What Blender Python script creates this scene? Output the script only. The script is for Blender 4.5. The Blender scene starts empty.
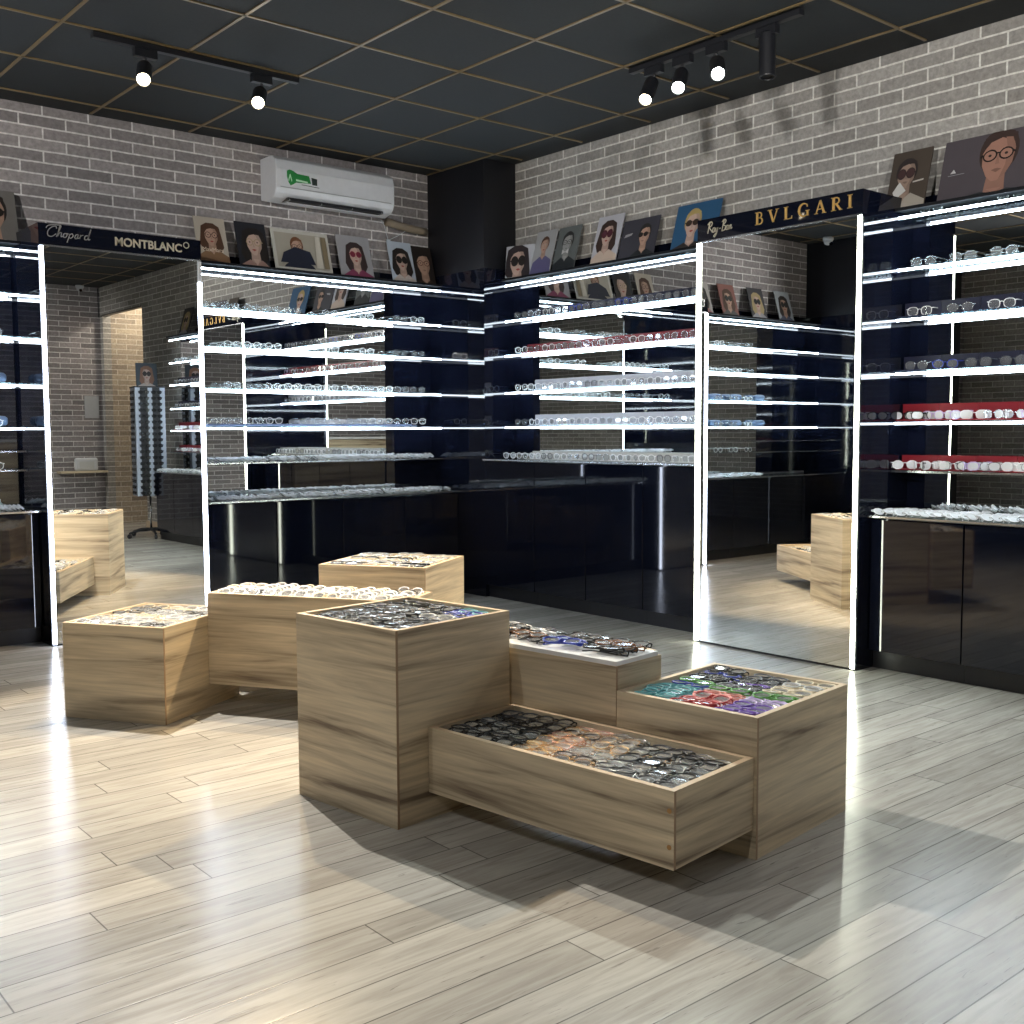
import bpy, bmesh, math, random
from mathutils import Vector, Matrix, Euler
random.seed(7)
R = math.radians
D = bpy.data
scene = bpy.context.scene
COL = scene.collection

# ------------------------------------------------------------------ camera
EYE = 1.15
cam_data = D.cameras.new('camera')
cam = D.objects.new('camera', cam_data); COL.objects.link(cam)
cam_data.sensor_width = 36.0
cam_data.lens = 36.0 * 1090.54 / 1024.0
cam_data.clip_start = 0.05
_d = Vector((0.64070344, 0.76433853, -0.07270292)).normalized()
_u = Vector((0.05045315, 0.05257376, 0.99734171))
_r = _d.cross(_u).normalized(); _u = _r.cross(_d)
cam.matrix_world = Matrix(((_r.x, _u.x, -_d.x, 0), (_r.y, _u.y, -_d.y, 0), (_r.z, _u.z, -_d.z, EYE), (0, 0, 0, 1)))
scene.camera = cam

# ------------------------------------------------------------------ world, exposure
world = D.worlds.new('world'); scene.world = world; world.use_nodes = True
world.node_tree.nodes['Background'].inputs[0].default_value = (0.75, 0.8, 0.9, 1)
world.node_tree.nodes['Background'].inputs[1].default_value = 0.15
scene.view_settings.view_transform = 'Standard'
scene.view_settings.look = 'None'
scene.view_settings.gamma = 1.0
scene.view_settings.use_curve_mapping = False
scene.view_settings.exposure = 0.0
LED_SHELF = 19.0
LED_TALL = 20.0
SPOT_W = dict(warm=330.0, cool=75.0, room=240.0, back=70.0)  # room and back feed the added fill spots out of view
WARM = (1.0, 0.74, 0.42); COOL = (0.93, 1.0, 0.93); NEUTRAL = (1.0, 0.97, 0.92)

# ------------------------------------------------------------------ materials
MATS = {}
def nodes_of(name):
    m = D.materials.new(name); m.use_nodes = True
    nt = m.node_tree
    return m, nt, nt.nodes['Principled BSDF']
def simple(name, col, rough=0.5, metal=0.0, spec=0.5, coat=0.0, noise=0.06, nscale=30):
    if name in MATS: return MATS[name]
    m, nt, b = nodes_of(name)
    b.inputs['Roughness'].default_value = rough; b.inputs['Metallic'].default_value = metal
    b.inputs['Specular IOR Level'].default_value = spec; b.inputs['Coat Weight'].default_value = coat
    tc = nt.nodes.new('ShaderNodeTexCoord'); nz = nt.nodes.new('ShaderNodeTexNoise'); nz.inputs['Scale'].default_value = nscale
    mx = nt.nodes.new('ShaderNodeMix'); mx.data_type = 'RGBA'
    mx.inputs[6].default_value = (*[c * (1 - noise) for c in col], 1); mx.inputs[7].default_value = (*[min(1, c * (1 + noise)) for c in col], 1)
    nt.links.new(tc.outputs['Object'], nz.inputs['Vector']); nt.links.new(nz.outputs['Fac'], mx.inputs[0]); nt.links.new(mx.outputs[2], b.inputs['Base Color'])
    MATS[name] = m; return m
def emis(name, col, strength):
    if name in MATS: return MATS[name]
    m, nt, b = nodes_of(name)
    b.inputs['Base Color'].default_value = (*col, 1); b.inputs['Emission Color'].default_value = (*col, 1)
    b.inputs['Emission Strength'].default_value = strength
    MATS[name] = m; return m
def math_n(nt, op, a, b=None, c=None):
    n = nt.nodes.new('ShaderNodeMath'); n.operation = op
    for i, v in enumerate((a, b, c)):
        if v is None: continue
        if isinstance(v, (int, float)): n.inputs[i].default_value = v
        else: nt.links.new(v, n.inputs[i])
    return n.outputs[0]
def see_through(name, col, clear, rough=0.03, white=0.0):
    # thin glass sheet: mostly transparent, mirror-like at grazing angles
    m = D.materials.new(name); m.use_nodes = True; nt = m.node_tree; nt.nodes.clear()
    out = nt.nodes.new('ShaderNodeOutputMaterial'); tr = nt.nodes.new('ShaderNodeBsdfTransparent'); tr.inputs[0].default_value = (*col, 1)
    gl = nt.nodes.new('ShaderNodeBsdfGlossy'); gl.inputs['Roughness'].default_value = rough; gl.inputs[0].default_value = (0.9, 0.95, 1, 1)
    fr = nt.nodes.new('ShaderNodeFresnel'); fr.inputs[0].default_value = 1.5
    mix = nt.nodes.new('ShaderNodeMixShader')
    nt.links.new(math_n(nt, 'MULTIPLY', fr.outputs[0], 0.5), mix.inputs[0]); nt.links.new(tr.outputs[0], mix.inputs[1]); nt.links.new(gl.outputs[0], mix.inputs[2])
    last = mix
    if white > 0:
        df = nt.nodes.new('ShaderNodeBsdfDiffuse'); df.inputs[0].default_value = (0.85, 0.88, 0.9, 1)  # white diffuse share stands in for light reflected by lenses
        m2 = nt.nodes.new('ShaderNodeMixShader'); m2.inputs[0].default_value = white
        nt.links.new(mix.outputs[0], m2.inputs[1]); nt.links.new(df.outputs[0], m2.inputs[2]); last = m2
    nt.links.new(last.outputs[0], out.inputs[0])
    MATS[name] = m; return m
def brick_mat(name, axis, shift, c1, c2, mortar):
    m, nt, b = nodes_of(name)
    tc = nt.nodes.new('ShaderNodeTexCoord'); sp = nt.nodes.new('ShaderNodeSeparateXYZ'); nt.links.new(tc.outputs['Object'], sp.inputs[0])
    u = math_n(nt, 'SUBTRACT', sp.outputs[axis] if axis < 2 else math_n(nt, 'ADD', sp.outputs[0], sp.outputs[1]), shift); v = math_n(nt, 'SUBTRACT', sp.outputs[2], 2.965)
    wob = nt.nodes.new('ShaderNodeTexNoise'); wob.inputs['Scale'].default_value = 9; nt.links.new(tc.outputs['Object'], wob.inputs['Vector'])
    v2 = math_n(nt, 'ADD', v, math_n(nt, 'MULTIPLY', math_n(nt, 'SUBTRACT', wob.outputs['Fac'], 0.5), 0.006))
    cb = nt.nodes.new('ShaderNodeCombineXYZ'); nt.links.new(u, cb.inputs[0]); nt.links.new(v2, cb.inputs[1])
    br = nt.nodes.new('ShaderNodeTexBrick'); nt.links.new(cb.outputs[0], br.inputs['Vector'])
    br.inputs['Scale'].default_value = 1.0; br.inputs['Brick Width'].default_value = 0.26; br.inputs['Row Height'].default_value = 0.0655
    br.inputs['Mortar Size'].default_value = 0.0054; br.inputs['Mortar Smooth'].default_value = 0.25; br.offset = 0.5
    br.inputs['Color1'].default_value = (*c1, 1); br.inputs['Color2'].default_value = (*c2, 1); br.inputs['Mortar'].default_value = (*mortar, 1)
    n1 = nt.nodes.new('ShaderNodeTexNoise'); n1.inputs['Scale'].default_value = 38; n1.inputs['Detail'].default_value = 6; n1.inputs['Roughness'].default_value = 0.7
    nt.links.new(tc.outputs['Object'], n1.inputs['Vector'])
    rp = nt.nodes.new('ShaderNodeMapRange'); rp.inputs[1].default_value = 0.3; rp.inputs[2].default_value = 0.7; rp.inputs[3].default_value = 0.72; rp.inputs[4].default_value = 1.25
    nt.links.new(n1.outputs['Fac'], rp.inputs[0])
    mul = nt.nodes.new('ShaderNodeVectorMath'); mul.operation = 'SCALE'; nt.links.new(br.outputs['Color'], mul.inputs[0]); nt.links.new(rp.outputs[0], mul.inputs['Scale'])
    nt.links.new(mul.outputs[0], b.inputs['Base Color'])
    b.inputs['Roughness'].default_value = 0.85
    h = math_n(nt, 'ADD', math_n(nt, 'MULTIPLY', br.outputs['Fac'], -1.0), math_n(nt, 'MULTIPLY', n1.outputs['Fac'], 0.55))
    bp = nt.nodes.new('ShaderNodeBump'); bp.inputs['Strength'].default_value = 0.7; bp.inputs['Distance'].default_value = 0.006
    nt.links.new(h, bp.inputs['Height']); nt.links.new(bp.outputs[0], b.inputs['Normal'])
    MATS[name] = m; return m
def floor_mat():
    m, nt, b = nodes_of('floor planks')
    tc = nt.nodes.new('ShaderNodeTexCoord'); sp = nt.nodes.new('ShaderNodeSeparateXYZ'); nt.links.new(tc.outputs['Object'], sp.inputs[0])
    W, L = 0.122, 1.21
    yv = math_n(nt, 'DIVIDE', math_n(nt, 'SUBTRACT', sp.outputs[1], 2.98), W)
    row = math_n(nt, 'FLOOR', yv); fy = math_n(nt, 'FRACT', yv)
    wn = nt.nodes.new('ShaderNodeTexWhiteNoise'); wn.noise_dimensions = '1D'; nt.links.new(row, wn.inputs['W'])
    xv = math_n(nt, 'ADD', math_n(nt, 'DIVIDE', sp.outputs[0], L), wn.outputs['Value'])
    pid = math_n(nt, 'FLOOR', xv); fx = math_n(nt, 'FRACT', xv)
    wn2 = nt.nodes.new('ShaderNodeTexWhiteNoise'); wn2.noise_dimensions = '2D'
    cb = nt.nodes.new('ShaderNodeCombineXYZ'); nt.links.new(row, cb.inputs[0]); nt.links.new(pid, cb.inputs[1]); nt.links.new(cb.outputs[0], wn2.inputs['Vector'])
    rnd = wn2.outputs['Value']
    # grain coordinates: long along x, its own offset on every plank
    cg = nt.nodes.new('ShaderNodeCombineXYZ')
    nt.links.new(math_n(nt, 'ADD', math_n(nt, 'MULTIPLY', sp.outputs[0], 2.6), math_n(nt, 'MULTIPLY', rnd, 37.0)), cg.inputs[0])
    nt.links.new(math_n(nt, 'ADD', math_n(nt, 'MULTIPLY', sp.outputs[1], 34.0), math_n(nt, 'MULTIPLY', rnd, 53.0)), cg.inputs[1])
    g = nt.nodes.new('ShaderNodeTexNoise'); g.inputs['Scale'].default_value = 1.2; g.inputs['Detail'].default_value = 7; g.inputs['Roughness'].default_value = 0.62; g.inputs['Distortion'].default_value = 0.7
    nt.links.new(cg.outputs[0], g.inputs['Vector'])
    cr = nt.nodes.new('ShaderNodeValToRGB'); e = cr.color_ramp.elements
    e[0].position = 0.30; e[0].color = (0.38, 0.36, 0.325, 1); e[1].position = 0.72; e[1].color = (0.56, 0.545, 0.505, 1)
    e2 = e.new(0.44); e2.color = (0.44, 0.42, 0.385, 1); e3 = e.new(0.56); e3.color = (0.50, 0.485, 0.445, 1)
    nt.links.new(g.outputs['Fac'], cr.inputs[0])
    # dark veins and small knots
    g2 = nt.nodes.new('ShaderNodeTexNoise'); g2.inputs['Scale'].default_value = 2.2; g2.inputs['Detail'].default_value = 5; g2.inputs['Distortion'].default_value = 1.6; nt.links.new(cg.outputs[0], g2.inputs['Vector'])
    vein = nt.nodes.new('ShaderNodeMapRange'); vein.inputs[1].default_value = 0.30; vein.inputs[2].default_value = 0.36; vein.inputs[3].default_value = 0.62; vein.inputs[4].default_value = 1.0
    nt.links.new(g2.outputs['Fac'], vein.inputs[0])
    tone = nt.nodes.new('ShaderNodeMapRange'); tone.inputs[3].default_value = 0.82; tone.inputs[4].default_value = 1.14; nt.links.new(rnd, tone.inputs[0])
    ey = math_n(nt, 'MULTIPLY', math_n(nt, 'MINIMUM', fy, math_n(nt, 'SUBTRACT', 1.0, fy)), W)
    ex = math_n(nt, 'MULTIPLY', math_n(nt, 'MINIMUM', fx, math_n(nt, 'SUBTRACT', 1.0, fx)), L)
    ed = math_n(nt, 'MINIMUM', ey, ex)
    gap = nt.nodes.new('ShaderNodeMapRange'); gap.inputs[1].default_value = 0.0011; gap.inputs[2].default_value = 0.0024; gap.inputs[3].default_value = 0.32; gap.inputs[4].default_value = 1.0
    nt.links.new(ed, gap.inputs[0])
    f = math_n(nt, 'MULTIPLY', math_n(nt, 'MULTIPLY', tone.outputs[0], vein.outputs[0]), gap.outputs[0])
    mul = nt.nodes.new('ShaderNodeVectorMath'); mul.operation = 'SCALE'; nt.links.new(cr.outputs[0], mul.inputs[0]); nt.links.new(f, mul.inputs['Scale'])
    nt.links.new(mul.outputs[0], b.inputs['Base Color'])
    rr = nt.nodes.new('ShaderNodeMapRange'); rr.inputs[3].default_value = 0.15; rr.inputs[4].default_value = 0.28; nt.links.new(g.outputs['Fac'], rr.inputs[0]); nt.links.new(rr.outputs[0], b.inputs['Roughness'])
    b.inputs['Specular IOR Level'].default_value = 0.6
    bp = nt.nodes.new('ShaderNodeBump'); bp.inputs['Strength'].default_value = 0.12; bp.inputs['Distance'].default_value = 0.001
    nt.links.new(math_n(nt, 'ADD', gap.outputs[0], math_n(nt, 'MULTIPLY', g.outputs['Fac'], 0.25)), bp.inputs['Height']); nt.links.new(bp.outputs[0], b.inputs['Normal'])
    MATS['floor'] = m; return m
def oak_mat(name, light, dark, seed):
    m, nt, b = nodes_of(name)
    tc = nt.nodes.new('ShaderNodeTexCoord'); sp = nt.nodes.new('ShaderNodeSeparateXYZ'); nt.links.new(tc.outputs['Object'], sp.inputs[0])
    along = math_n(nt, 'ADD', sp.outputs[0], sp.outputs[1])
    cg = nt.nodes.new('ShaderNodeCombineXYZ')
    nt.links.new(math_n(nt, 'ADD', math_n(nt, 'MULTIPLY', along, 0.75), seed), cg.inputs[0])
    nt.links.new(math_n(nt, 'MULTIPLY', sp.outputs[2], 13.0), cg.inputs[1]); cg.inputs[2].default_value = seed
    g = nt.nodes.new('ShaderNodeTexNoise'); g.inputs['Scale'].default_value = 1.5; g.inputs['Detail'].default_value = 5; g.inputs['Roughness'].default_value = 0.55; g.inputs['Distortion'].default_value = 0.5
    nt.links.new(cg.outputs[0], g.inputs['Vector'])
    cr = nt.nodes.new('ShaderNodeValToRGB'); e = cr.color_ramp.elements
    mid = [a * .62 + c * .38 for a, c in zip(light, dark)]
    e[0].position = 0.33; e[0].color = (*dark, 1); e[1].position = 0.57; e[1].color = (*light, 1)
    k = e.new(0.44); k.color = (*mid, 1)
    nt.links.new(g.outputs['Fac'], cr.inputs[0])
    cf = nt.nodes.new('ShaderNodeCombineXYZ')
    nt.links.new(math_n(nt, 'MULTIPLY', along, 5.0), cf.inputs[0]); nt.links.new(math_n(nt, 'MULTIPLY', sp.outputs[2], 130.0), cf.inputs[1]); cf.inputs[2].default_value = seed * 3
    fn = nt.nodes.new('ShaderNodeTexNoise'); fn.inputs['Scale'].default_value = 1.0; fn.inputs['Detail'].default_value = 3; nt.links.new(cf.outputs[0], fn.inputs['Vector'])
    ft = nt.nodes.new('ShaderNodeMapRange'); ft.inputs[1].default_value = 0.25; ft.inputs[2].default_value = 0.75; ft.inputs[3].default_value = 0.86; ft.inputs[4].default_value = 1.1; nt.links.new(fn.outputs['Fac'], ft.inputs[0])
    mul = nt.nodes.new('ShaderNodeVectorMath'); mul.operation = 'SCALE'; nt.links.new(cr.outputs[0], mul.inputs[0]); nt.links.new(ft.outputs[0], mul.inputs['Scale'])
    nt.links.new(mul.outputs[0], b.inputs['Base Color']); b.inputs['Roughness'].default_value = 0.5
    MATS[name] = m; return m

M_BRICK_BACK = brick_mat('grey brick back', 0, 0.097, (0.32, 0.295, 0.30), (0.19, 0.175, 0.18), (0.66, 0.64, 0.64))
M_BRICK_RIGHT = brick_mat('grey brick right', 1, 0.122, (0.37, 0.355, 0.335), (0.25, 0.237, 0.222), (0.68, 0.67, 0.63))
M_BRICK_WARM = brick_mat('beige brick', 2, 0.05, (0.50, 0.42, 0.32), (0.30, 0.25, 0.2), (0.68, 0.62, 0.53))
M_FLOOR = floor_mat()
M_OAK = [oak_mat('oak laminate %d' % i, (0.68, 0.57, 0.40), (0.18, 0.13, 0.088), 3.7 * i + 1.3) for i in range(4)]
M_OAK_EDGE = simple('oak edging', (0.60, 0.46, 0.31), 0.5)
M_CORNER = simple('brown corner edging', (0.36, 0.24, 0.15), 0.5)
M_SCREW = simple('orange brown screw cap', (0.42, 0.22, 0.07), 0.4)
M_TRAYWHITE = simple('white laminate', (0.78, 0.79, 0.80), 0.4)
M_BLACK = simple('gloss black laminate', (0.004, 0.0055, 0.013), 0.035, spec=0.6, coat=0.0, noise=0.2)
M_BLACK_MATT = simple('satin black', (0.012, 0.013, 0.017), 0.4)
M_LEDGE = simple('matt black ledge', (0.008, 0.009, 0.012), 0.8, spec=0.2)
M_PILLAR = simple('black painted pillar', (0.004, 0.0045, 0.008), 0.5)
M_CEIL = simple('charcoal ceiling tile', (0.016, 0.020, 0.024), 0.85, noise=0.18, nscale=60)
M_GRID = simple('tan ceiling bar', (0.17, 0.12, 0.055), 0.35)
M_PLASTIC = simple('white plastic', (0.60, 0.62, 0.66), 0.35)
M_PLASTIC_D = simple('grey plastic', (0.30, 0.32, 0.33), 0.5)
M_ALU = simple('aluminium', (0.75, 0.77, 0.8), 0.25, metal=1.0)
M_STEEL = simple('chromed steel', (0.8, 0.8, 0.82), 0.12, metal=1.0)
M_GOLD = simple('gilded letters', (0.95, 0.60, 0.20), 0.3, metal=0.6)
M_SILVERL = simple('silver letters', (0.42, 0.42, 0.42), 0.4, metal=0.5)
M_CHAMP = simple('champagne letters', (0.62, 0.57, 0.45), 0.4, metal=0.4)
M_FOAM = simple('pipe foam', (0.24, 0.20, 0.15), 0.9)
M_WALL_PLAIN = simple('plain wall', (0.35, 0.34, 0.33), 0.8)
m, nt, b = nodes_of('mirror'); b.inputs['Base Color'].default_value = (0.86, 0.88, 0.88, 1); b.inputs['Metallic'].default_value = 1; b.inputs['Roughness'].default_value = 0.0; M_MIRROR = m
M_GLASS = see_through('shelf glass', (0.90, 0.96, 0.95), 1)
M_LENS = see_through('clear demo lens', (0.90, 0.92, 0.95), 1, 0.05, 0.13)
M_LENS_GLARE = see_through('demo lens with painted glare', (0.92, 0.94, 0.97), 1, 0.05, 0.85)  # white painted into the lenses for the bright glare of the heaps
M_SUNLENS = see_through('tinted lens', (0.10, 0.10, 0.14), 1, 0.05, 0.03)
M_LED = emis('cool led strip', (0.80, 0.90, 1.0), LED_SHELF)
M_LED_B = emis('bluish led strip', (0.74, 0.82, 1.0), LED_TALL)
M_LED_G = emis('soft white led strip', (0.95, 1.0, 0.84), LED_TALL)
M_BULB_W = emis('warm lamp face', (1.0, 0.84, 0.58), 28)
M_BULB_C = emis('cool lamp face', (0.9, 1.0, 0.93), 28)
M_RED = simple('red lacquer tray', (0.20, 0.008, 0.016), 0.35)
M_NAVY = simple('navy tray', (0.012, 0.014, 0.035), 0.35)
M_SILVER = simple('silver grey tray', (0.42, 0.44, 0.50), 0.4)
M_WHITET = simple('pale grey tray', (0.50, 0.50, 0.48), 0.5)
M_BLUET = simple('pale blue tray', (0.20, 0.27, 0.45), 0.4)

# ------------------------------------------------------------------ helpers
def mesh_obj(name, verts, faces, mats, fmat=None, parent=None, smooth=False):
    me = D.meshes.new(name); me.from_pydata([tuple(v) for v in verts], [], faces)
    if not isinstance(mats, (list, tuple)): mats = [mats]
    for mm in mats: me.materials.append(mm)
    if fmat: me.polygons.foreach_set('material_index', fmat)
    if smooth: me.polygons.foreach_set('use_smooth', [True] * len(faces))
    me.update()
    o = D.objects.new(name, me); COL.objects.link(o)
    if parent: o.parent = parent
    return o
class MB:
    def __init__(s): s.v = []; s.f = []; s.m = []
    def add(s, vs, fs, mi=0):
        n = len(s.v); s.v += [Vector(v) for v in vs]; s.f += [tuple(i + n for i in f) for f in fs]; s.m += [mi] * len(fs); return s
    def box(s, a, b, mi=0):
        x0, y0, z0 = [min(p, q) for p, q in zip(a, b)]; x1, y1, z1 = [max(p, q) for p, q in zip(a, b)]
        return s.add([(x0,y0,z0),(x1,y0,z0),(x1,y1,z0),(x0,y1,z0),(x0,y0,z1),(x1,y0,z1),(x1,y1,z1),(x0,y1,z1)],
                     [(0,3,2,1),(4,5,6,7),(0,1,5,4),(1,2,6,5),(2,3,7,6),(3,0,4,7)], mi)
    def tube(s, pts, r, n=8, closed=False, mi=0, caps=True):
        pts = [Vector(p) for p in pts]; k = len(pts); rs = r if isinstance(r, (list, tuple)) else [r] * k
        rings = []; prev = None
        for i, p in enumerate(pts):
            a = pts[(i - 1) % k] if (closed or i > 0) else p; c = pts[(i + 1) % k] if (closed or i < k - 1) else p
            t = (c - a).normalized()
            if prev is None:
                up = Vector((0, 0, 1)) if abs(t.z) < 0.9 else Vector((1, 0, 0)); nx = t.cross(up).normalized()
            else:
                nx = (prev - t * prev.dot(t)); nx = nx.normalized() if nx.length > 1e-6 else t.orthogonal().normalized()
            prev = nx; ny = t.cross(nx)
            rings.append([p + nx * (math.cos(2*math.pi*j/n) * rs[i]) + ny * (math.sin(2*math.pi*j/n) * rs[i]) for j in range(n)])
        vs = [v for rg in rings for v in rg]; fs = []
        for i in range(k if closed else k - 1):
            a = i * n; c = ((i + 1) % k) * n
            for j in range(n): fs.append((a + j, a + (j + 1) % n, c + (j + 1) % n, c + j))
        if caps and not closed: fs.append(tuple(reversed(range(n)))); fs.append(tuple((k - 1) * n + j for j in range(n)))
        return s.add(vs, fs, mi)
    def lathe(s, prof, n=24, M=None, mi=0):
        M = M or Matrix(); vs = []; fs = []
        for (r, z) in prof:
            for j in range(n): vs.append(M @ Vector((r * math.cos(2*math.pi*j/n), r * math.sin(2*math.pi*j/n), z)))
        for i in range(len(prof) - 1):
            for j in range(n): fs.append((i*n + j, i*n + (j+1) % n, (i+1)*n + (j+1) % n, (i+1)*n + j))
        fs.append(tuple(reversed(range(n)))); fs.append(tuple((len(prof)-1)*n + j for j in range(n)))
        return s.add(vs, fs, mi)
    def ribbon(s, pts, w, y0=0.0, th=0.003, mi=0):
        # flat stroke in the XZ plane, facing -Y
        pts = [Vector((p[0], 0, p[1])) for p in pts]; k = len(pts); ws = w if isinstance(w, (list, tuple)) else [w] * k
        L = []; Rr = []
        for i, p in enumerate(pts):
            a = pts[max(0, i - 1)]; c = pts[min(k - 1, i + 1)]; t = (c - a).normalized(); nrm = Vector((-t.z, 0, t.x))
            L.append(p + nrm * ws[i] / 2); Rr.append(p - nrm * ws[i] / 2)
        for i in range(k - 1):
            q = [L[i], L[i+1], Rr[i+1], Rr[i]]
            vs = [(v.x, y0 - th, v.z) for v in q] + [(v.x, y0, v.z) for v in q]
            s.add(vs, [(0,1,2,3),(7,6,5,4),(0,4,5,1),(1,5,6,2),(2,6,7,3),(3,7,4,0)], mi)
        return s
    def poly(s, pts, y, mi=0):
        return s.add([(p[0], y, p[1]) for p in pts], [tuple(range(len(pts)))], mi)
    def merge(s, other, M, mi_off=0):
        n = len(s.v); s.v += [M @ v for v in other.v]; s.f += [tuple(i + n for i in f) for f in other.f]; s.m += [x + mi_off for x in other.m]; return s
    def build(s, name, mats, parent=None, smooth=False):
        return mesh_obj(name, s.v, s.f, mats, s.m if isinstance(mats, (list, tuple)) and len(mats) > 1 else None, parent, smooth)
def tag(o, label=None, cat=None, group=None, kind=None):
    if label: o['label'] = label
    if cat: o['category'] = cat
    if group: o['group'] = group
    if kind: o['kind'] = kind
    return o
def thing(name, label, cat, loc=(0, 0, 0), rz=0.0, group=None):
    o = D.objects.new(name, None); o.empty_display_size = 0.1; COL.objects.link(o)
    o.location = loc; o.rotation_euler = (0, 0, rz); return tag(o, label, cat, group)
def struct(name, mb, mat): return tag(mb.build(name, mat), kind='structure')
def boxp(name, a, b, mat, parent=None, bev=0.0):
    o = MB().box(a, b).build(name, mat, parent)
    if bev:
        md = o.modifiers.new('bevel', 'BEVEL'); md.width = bev; md.segments = 2
    return o
def copy_thing(root, loc, rot, label=None, group=None):
    r = root.copy(); COL.objects.link(r); r.location = loc; r.rotation_euler = rot
    if label: r['label'] = label
    if group: r['group'] = group
    for ch in root.children:
        c = ch.copy(); COL.objects.link(c); c.parent = r
    return r

# ------------------------------------------------------------------ room shell
XW, YW, ZC = 5.03, 6.60, 3.02          # right wall, back wall, ceiling
XL, YB = -2.6, -2.0                    # left wall, wall behind the viewer
struct('floor', MB().box((XL - .1, YB - .1, -0.05), (XW + 1.0, YW + .1, 0)), M_FLOOR)
struct('ceiling', MB().box((XL - .1, YB - .1, ZC), (XW + 1.0, YW + .1, ZC + 0.05)), M_CEIL)
struct('wall_back', MB().box((XL, YW, 0), (XW + .1, YW + 0.1, ZC)), M_BRICK_BACK)
NY0, NY1, NZ = -1.90, -0.60, 2.67       # lit doorway recess in the right wall
struct('wall_right', MB().box((XW, NY1, 0), (XW + 0.1, YW, ZC)).box((XW, NY0, NZ), (XW + 0.1, NY1, ZC)).box((XW, YB - .1, 0), (XW + 0.1, NY0, ZC)), M_BRICK_RIGHT)
struct('wall_recess', MB().box((XW + 0.9, NY0 - .1, 0), (XW + 1.0, NY1 + .1, ZC)).box((XW + .1, NY0 - .1, 0), (XW + .9, NY0, ZC)).box((XW + .1, NY1, 0), (XW + .9, NY1 + .1, ZC)), M_BRICK_WARM)
struct('wall_front', MB().box((XL, YB - 0.1, 0), (XW, YB, ZC)), M_BRICK_BACK)
struct('wall_left', MB().box((XL - 0.1, YB, 0), (XL, YW, ZC)), M_BRICK_RIGHT)
# ceiling bars: 0.6 m grid, a hair off the walls' direction
ga = 0.00465; gx0, gy0, sx, sy = 2.928, 4.0206, 0.604, 0.5933
g = MB()
def gpt(i, j): return (gx0 + sx*i*math.cos(ga) - sy*j*math.sin(ga), gy0 + sx*i*math.sin(ga) + sy*j*math.cos(ga))
def bar(p, q, w, z0, z1):
    p = Vector((*p, 0)); q = Vector((*q, 0)); t = (q - p).normalized(); n = Vector((-t.y, t.x, 0)) * w / 2
    vs = [(*(p + n).xy, z0), (*(p - n).xy, z0), (*(q - n).xy, z0), (*(q + n).xy, z0), (*(p + n).xy, z1), (*(p - n).xy, z1), (*(q - n).xy, z1), (*(q + n).xy, z1)]
    g.add(vs, [(0,1,2,3),(7,6,5,4),(0,4,5,1),(1,5,6,2),(2,6,7,3),(3,7,4,0)])
for i in range(-9, 4):
    p, q = gpt(i, -10), gpt(i, 4.3)
    bar((p[0], max(p[1], YB)), (q[0], min(q[1], YW - .01)), 0.015, ZC - 0.006, ZC)
for j in range(-9, 5):
    p, q = gpt(-9.1, j), gpt(3.4, j)
    bar((max(p[0], XL), p[1]), (min(q[0], XW - .01), q[1]), 0.015, ZC - 0.006, ZC)
struct('trim_ceiling_grid', g, M_GRID)
# black pillars
PX, PY = 4.742, 5.945
struct('wall_corner_pillar', MB().box((PX, PY, 0), (XW - .001, YW - .001, ZC - .001)), M_PILLAR)
struct('trim_pillar_panels', MB().box((PX - .004, PY - .004, 0.0), (PX - .0005, YW - .002, 2.28)).box((PX, PY - .004, 0.0), (XW - .002, PY - .0005, 2.28)).box((-.2695, 5.926, 0), (-.2661, YW - .002, 2.28)), M_BLACK)
struct('wall_left_pillar', MB().box((-1.25, 5.93, 0), (-0.27, YW - .001, ZC - .001)), M_PILLAR)
# skirting board by the recess
struct('baseboard_right', MB().box((XW - 0.02, NY0, 0), (XW - 0.001, YB, 0.12)).box((XW - 0.02, NY1, 0), (XW - 0.001, 0.5, 0.12)), M_OAK_EDGE)

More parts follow.
